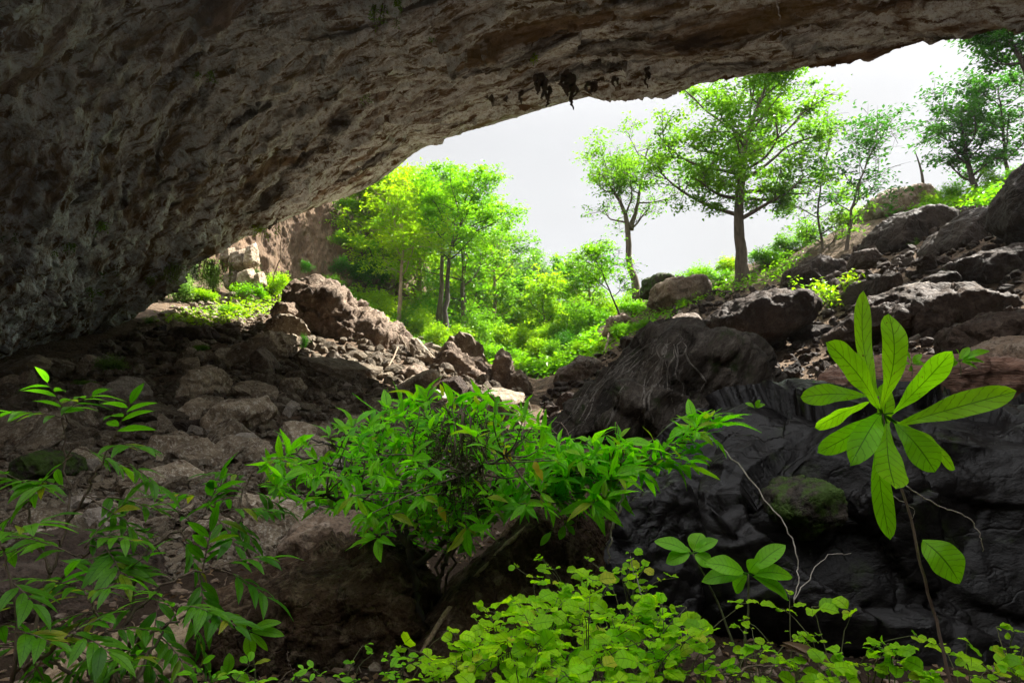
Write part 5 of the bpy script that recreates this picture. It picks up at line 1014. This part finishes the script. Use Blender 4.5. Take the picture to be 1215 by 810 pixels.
rosette('ledge_seedling', 'left one of the leafy seedlings on the reddish ledge behind the sapling', (1082, 446, 7.6), [(1082, 432, 7.6, [(1070, 414, 10), (1064, 432, 9), (1094, 420, 9), (1098, 432, 10), (1078, 440, 8)])], 'lf_broad', seed=44)
rosette('ledge_seedling', 'right one of the leafy seedlings on the reddish ledge behind the sapling', (1140, 446, 7.6), [(1138, 428, 7.6, [(1116, 424, 10), (1150, 412, 9), (1174, 416, 10), (1168, 430, 9), (1124, 436, 9), (1160, 438, 8), (1134, 414, 9)])], 'lf_broad', seed=45)
rosette('ledge_seedling', 'smallest seedling peeping over the wet boulder left of the sapling', (962, 476, 7.0), [(962, 464, 7.0, [(950, 456, 7), (974, 458, 7), (966, 452, 6)])], 'lf_broad', seed=46)
rosette('boulder_seedling', 'seedling with small leaves on the crest of the wet boulder by the streaked one', (896, 492, 7.0), [(896, 484, 7.0, [(884, 478, 7), (908, 480, 7), (902, 474, 6)])], 'lf_broad', seed=47)
rosette('crevice_sprig', 'little hanging sprig in the shade between the slab and the wet boulder', (672, 612, 4.6), [(670, 622, 4.6, [(664, 640, 9), (682, 634, 9), (674, 618, 7), (682, 620, 8)])], 'lf_broad', seed=48)
rosette('crevice_sprig', 'single pale leaf on a thin stalk left of the little hanging sprig', (656, 626, 4.4), [(655, 630, 4.4, [(641, 647, 8), (652, 634, 4)])], 'lf_broad', seed=49)

# --- round-leaved plants along the bottom
def round_plant(px, py, Y, h, n, L, r, label, group, name='round_leaf_plant', mat='lf_round', prof='round'):
    b = at(px, py, Y); t = empty(name, b, label, 'plant', group); sb = MB(); mb = MB()
    for k in range(n):
        e = np.array([r.normal(0, 0.5 * h), r.normal(0, 0.45 * h), h * r.uniform(0.35, 1.15)]); p = smooth_path([[0, 0, -0.12], e * 0.5 + np.array([0, 0, 0.1 * h]), e], 8, 0.003, k); tube(sb, p, np.linspace(0.0028, 0.0012, 8), 5)
        for f in (7, 5, 3):
            c = p[f]
            for j in range(3 if f == 7 else int(r.integers(0, 3))):
                az = r.uniform(0, 6.28); d = norm([math.cos(az), math.sin(az), r.normal(0.05, 0.25)]); l = L * (0.3 + 0.85 * r.random() ** 1.3); st = c + d * l * 0.35; tube(sb, np.array([c, (c + st) / 2, st]), 0.0011, 4)
                blade(mb, st, st + d * l, l * (0.92 if prof == 'round' else 0.5), np.array([r.normal(0, .45), -0.3 + r.normal(0, .45), 1.0]), prof, r.uniform(0.0, 0.16), r.uniform(0, 0.4), 7, 0.08, 0.05, r, 0, r.normal(0, 0.3))
    sb.build('stems', M['stem'], t); mb.build('foliage', M[mat], t, uv=True); return t
r = np.random.default_rng(61)
GA, GB_ = 'bright round-leaved plants massed at the bottom centre', 'round-leaved plants scattered at the bottom right'
for i, (px, py, Y, h, n, L) in enumerate([(560, 830, 2.5, 0.22, 12, .066), (610, 815, 2.6, 0.24, 14, .07), (655, 830, 2.5, 0.26, 14, .075), (700, 815, 2.6, 0.28, 15, .08), (745, 830, 2.5, 0.27, 14, .078), (790, 820, 2.55, 0.24, 13, .07), (830, 835, 2.5, 0.2, 10, .065), (640, 790, 2.9, 0.26, 13, .07), (690, 775, 3.0, 0.30, 13, .068), (735, 790, 2.9, 0.26, 12, .068), (600, 800, 2.8, 0.2, 10, .06), (780, 790, 2.8, 0.22, 10, .06), (540, 850, 2.4, 0.2, 10, .06), (720, 860, 2.3, 0.2, 14, .075), (620, 860, 2.3, 0.2, 14, .075)]):
    round_plant(px, py, Y, h, n, L, r, 'low plant of bright yellow-green round leaves in the dense bottom-centre patch', GA)
for i, (px, py, Y, h, n, L, lab) in enumerate([(690, 735, 3.3, .26, 12, .055, 'round-leaved plant climbing the rock left of the broad-leaved seedling'), (745, 715, 3.4, .22, 9, .055, 'round-leaved plant directly left under the broad-leaved seedling')]):
    round_plant(px, py, Y, h, n, L, r, lab, None)
for i, (px, py, Y, h, n, L) in enumerate([(900, 800, 2.7, .2, 7, .045), (940, 790, 2.8, .22, 7, .05), (990, 800, 2.7, .22, 7, .06), (1030, 815, 2.6, .18, 7, .06), (1060, 830, 2.5, .14, 7, .06), (1150, 830, 2.5, .16, 8, .06), (1200, 815, 2.5, .2, 8, .055), (1215, 840, 2.3, .16, 8, .06), (960, 840, 2.5, .12, 8, .055), (870, 830, 2.6, .14, 8, .05), (1100, 850, 2.4, .12, 8, .06), (1010, 850, 2.4, .12, 8, .06)]):
    round_plant(px, py, Y, h * 1.1, max(4, n - 2), L * (0.75 + 0.5 * (i % 3) / 2), r, 'sparse plant of small round leaves on thin stalks at the bottom right', GB_)
for i, (px, py, Y, h, n, L, lab) in enumerate([(470, 825, 3.2, .24, 7, .06, 'toothy-leaved low plant at the foot of the leafy shrub'), (400, 830, 3.0, .18, 6, .05, 'thin-stalked weed before the dark brown boulder'), (260, 845, 2.8, .16, 8, .06, 'leafy weed at the bottom edge under the sprigs'), (330, 850, 2.7, .16, 8, .055, 'leafy weed at the bottom edge below the dark brown boulder')]):
    round_plant(px, py, Y, h, n, L, r, lab, None, 'weed', 'lf_broad', 'ellip')

# --- bare twigs and roots
def strand(name, label, pts, rad, mat, cat, wob=0.006, extra=()):
    mb = MB(); o = ats(pts)[0]; p = smooth_path(ats(pts), 30, wob, len(label)) - o; tube(mb, p, np.linspace(rad, rad * 0.5, 30), 6)
    for e in extra: p2 = smooth_path(ats(e), 14, wob, 3) - o; tube(mb, p2, np.linspace(rad * 0.6, rad * 0.25, 14), 5)
    ob = mb.build(name, M[mat]); ob.location = tuple(o); tag(ob, label, cat)
strand('hanging_root', 'whitish root hanging from the right arm of the leafy shrub', [(742, 570, 4.4), (736, 600, 4.4), (724, 640, 4.4), (722, 668, 4.4)], 0.010, 'root', 'root', 0.008, [[(741, 572, 4.4), (730, 610, 4.4), (722, 650, 4.4)]])
strand('root_strand', 'long bent pale root before the wet black boulder', [(842, 518, 4.9), (880, 556, 4.7), (916, 604, 4.5), (940, 640, 4.4), (948, 680, 4.3), (942, 715, 4.2)], 0.006, 'root', 'root', 0.006, [[(942, 712, 4.2), (975, 664, 4.4), (1010, 656, 4.4)]])
strand('bare_twig', 'bent bare twig right of the sapling stem', [(1072, 574, 2.3), (1110, 598, 2.3), (1146, 612, 2.3), (1162, 632, 2.3), (1166, 654, 2.3)], 0.0024, 'root', 'twig', 0.002, [[(1060, 588, 2.3), (1084, 604, 2.3), (1082, 618, 2.3)]])
strand('bare_twig', 'dark crooked twig standing among the bottom centre plants', [(790, 780, 2.9), (760, 700, 3.0), (748, 660, 3.0)], 0.004, 'root', 'twig', 0.004)
strand('bare_twig', 'thin upright twig at the bottom under the dark brown boulder', [(360, 830, 2.9), (344, 790, 2.9), (341, 772, 2.9)], 0.003, 'twig', 'twig', 0.003, [[(350, 805, 2.9), (360, 790, 2.9)]])
strand('bare_twig', 'arching brown twig lying between the bottom right plants', [(856, 802, 2.6), (900, 790, 2.6), (950, 796, 2.6), (985, 815, 2.5)], 0.004, 'twig', 'twig', 0.003)
strand('hanging_root', 'dark roots trailing down the rock beside the shrub trunk', [(536, 640, 4.8), (520, 690, 4.7), (506, 740, 4.6), (500, 790, 4.5)], 0.02, 'twig', 'root', 0.01, [[(545, 640, 4.8), (526, 700, 4.7), (512, 770, 4.6)], [(530, 650, 4.8), (500, 720, 4.6), (498, 780, 4.5)]])
strand('ceiling_drip_root', 'short pale root hanging alone from the ceiling at the top right', [(921, -4, 16), (923, 10, 16), (926, 24, 16)], 0.03, 'root', 'root', 0.01)
mb = MB(); c = at(925, 765, 2.6)
for (dx, dz, l) in [(0, 0, .2), (.02, -.012, .19), (.01, .01, .17)]: blade(mb, np.array([dx, 0, dz]), np.array([dx + l, -0.06, dz - 0.085]), 0.05, [0.2, -0.5, 0.8], 'lance', 0.06, 0.5, 10, -0.2, 0.05, np.random.default_rng(3))
o = mb.build('dead_leaf', M['lf_brown'], uv=True); o.location = tuple(c); tag(o, 'curled grey-brown dead leaf among the bottom right plants', 'dead leaf')

# --- litter on the low floor
def litter():
    r = np.random.default_rng(8); mb = MB(); pb = MB()
    q = sample([(0, 560), (300, 600), (640, 600), (800, 700), (1215, 740), (1215, 880), (0, 880)], 2200); P, ok = hit(q[:, 0], q[:, 1], 40); P = P[ok]
    leaf_cloud(mb, P + np.array([0, 0, 0.015]), 0.085, r, 0.0, 0.45, 0.5)
    q = sample([(0, 560), (300, 600), (640, 600), (800, 700), (1215, 740), (1215, 880), (0, 880)], 2200); P, ok = hit(q[:, 0], q[:, 1], 40); P = P[ok]
    for p in P:
        s_ = 0.008 + 0.06 * r.random() ** 3; v, f = SMALL[r.integers(len(SMALL))]; pb.add(v * s_ * r.uniform(0.7, 1.2, 3) + p, None, f)
    for k in range(260):
        p = P[r.integers(len(P))]; d = rand_dirs(1, r)[0] * np.array([1, 1, 0.15]); l = r.uniform(0.08, 0.4); tube(pb, np.array([p, p + d * l * .5 + [0, 0, .02], p + d * l]), 0.004, 4)
    tag(mb.build('leaf_litter', M['lf_brown'], None, False), 'brown dead leaves littering the low cave floor', 'leaf litter', None, 'stuff'); tag(pb.build('pebbles', M['brown'], None, False), 'pebbles and bits of twig on the low cave floor', 'pebbles', None, 'stuff')
litter()
# ------------------------------------------------------------------ light and render
SUN_EL, SUN_AZ = R(52), R(60)               # azimuth measured from straight ahead towards the right
w = bpy.data.worlds.new('World'); SC.world = w; w.use_nodes = True; nt = w.node_tree; nt.nodes.clear()
sky = nt.nodes.new('ShaderNodeTexSky'); sky.sky_type = 'NISHITA'; sky.sun_disc = False; sky.sun_elevation = SUN_EL; sky.sun_rotation = SUN_AZ
sky.air_density = 1.0; sky.dust_density = 3.0; sky.ozone_density = 1.0
hs = nt.nodes.new('ShaderNodeHueSaturation'); hs.inputs['Saturation'].default_value = 0.35; nt.links.new(sky.outputs[0], hs.inputs['Color'])
# thin bright cloud over the blue, brighter overhead than near the horizon as cloudy skies are
tc = nt.nodes.new('ShaderNodeTexCoord'); sx = nt.nodes.new('ShaderNodeSeparateXYZ'); nt.links.new(tc.outputs['Generated'], sx.inputs[0])
mr = nt.nodes.new('ShaderNodeMapRange'); mr.interpolation_type = 'SMOOTHSTEP'; mr.inputs['From Min'].default_value = 0.40; mr.inputs['From Max'].default_value = 0.85; mr.inputs['To Min'].default_value = 1.6; mr.inputs['To Max'].default_value = 6.0; nt.links.new(sx.outputs[2], mr.inputs[0])
cl = N(nt, 'ShaderNodeVectorMath', operation='SCALE'); cl.inputs[0].default_value = (0.99, 0.995, 1.015); nt.links.new(mr.outputs[0], cl.inputs['Scale'])
cn = noise(nt, tc.outputs['Generated'], 2.2, 5, 0.55)
mx = mix(nt, ramp(nt, cn, [(0.3, 0.90), (0.7, 0.97)]), hs.outputs[0], cl.outputs[0])
bg = nt.nodes.new('ShaderNodeBackground'); bg.inputs['Strength'].default_value = 0.08
nt.links.new(mx, bg.inputs[0])
wo = nt.nodes.new('ShaderNodeOutputWorld'); nt.links.new(bg.outputs[0], wo.inputs[0])
sl = bpy.data.lights.new('sun', 'SUN'); sl.energy = 4.2; sl.angle = R(0.5); sl.color = (1, 0.95, 0.86)
so = bpy.data.objects.new('sun', sl); COL.objects.link(so)
sd = Vector((math.sin(SUN_AZ) * math.cos(SUN_EL), math.cos(SUN_AZ) * math.cos(SUN_EL), math.sin(SUN_EL)))
so.rotation_euler = (-sd).to_track_quat('-Z', 'Y').to_euler(); so.location = tuple(sd * 100)
SC.view_settings.view_transform = 'Standard'; SC.view_settings.look = 'None'; SC.view_settings.gamma = 1.0; SC.view_settings.exposure = 2.45
SC.render.engine = 'CYCLES'; cy = SC.cycles
cy.use_denoising = True
try: cy.denoiser = 'OPENIMAGEDENOISE'; cy.denoising_input_passes = 'RGB_ALBEDO_NORMAL'
except Exception: pass
cy.max_bounces = 8; cy.diffuse_bounces = 6; cy.glossy_bounces = 2; cy.transmission_bounces = 6; cy.transparent_max_bounces = 4; cy.volume_bounces = 0
cy.caustics_reflective = False; cy.caustics_refractive = False; cy.sample_clamp_indirect = 6.0

# ------------------------------------------------------------------ air
HAZE = 0.0002
allv = np.array([tuple(o.matrix_world @ Vector(c)) for o in COL.objects if o.type == 'MESH' and o.name in ('ground', 'cave_ceiling', 'cliff') for c in o.bound_box])
lo_, hi_ = allv.min(0) - 1.0, allv.max(0) + 2.0
mb = MB(); v = np.array([(x, y, z) for x in (lo_[0], hi_[0]) for y in (lo_[1], hi_[1]) for z in (lo_[2], hi_[2])])
mb.add(v, [(0, 1, 3, 2), (4, 6, 7, 5), (0, 4, 5, 1), (2, 3, 7, 6), (0, 2, 6, 4), (1, 5, 7, 3)])
m, nt, nd, lk = new_mat('haze_air'); pv = N(nt, 'ShaderNodeVolumePrincipled', Density=HAZE, Anisotropy=0.35); pv.inputs['Color'].default_value = (0.93, 0.97, 1.0, 1); o_ = N(nt, 'ShaderNodeOutputMaterial'); lk.new(pv.outputs[0], o_.inputs['Volume'])
tag(mb.build('haze', m, None, False), kind='stuff')
cy.volume_bounces = 1
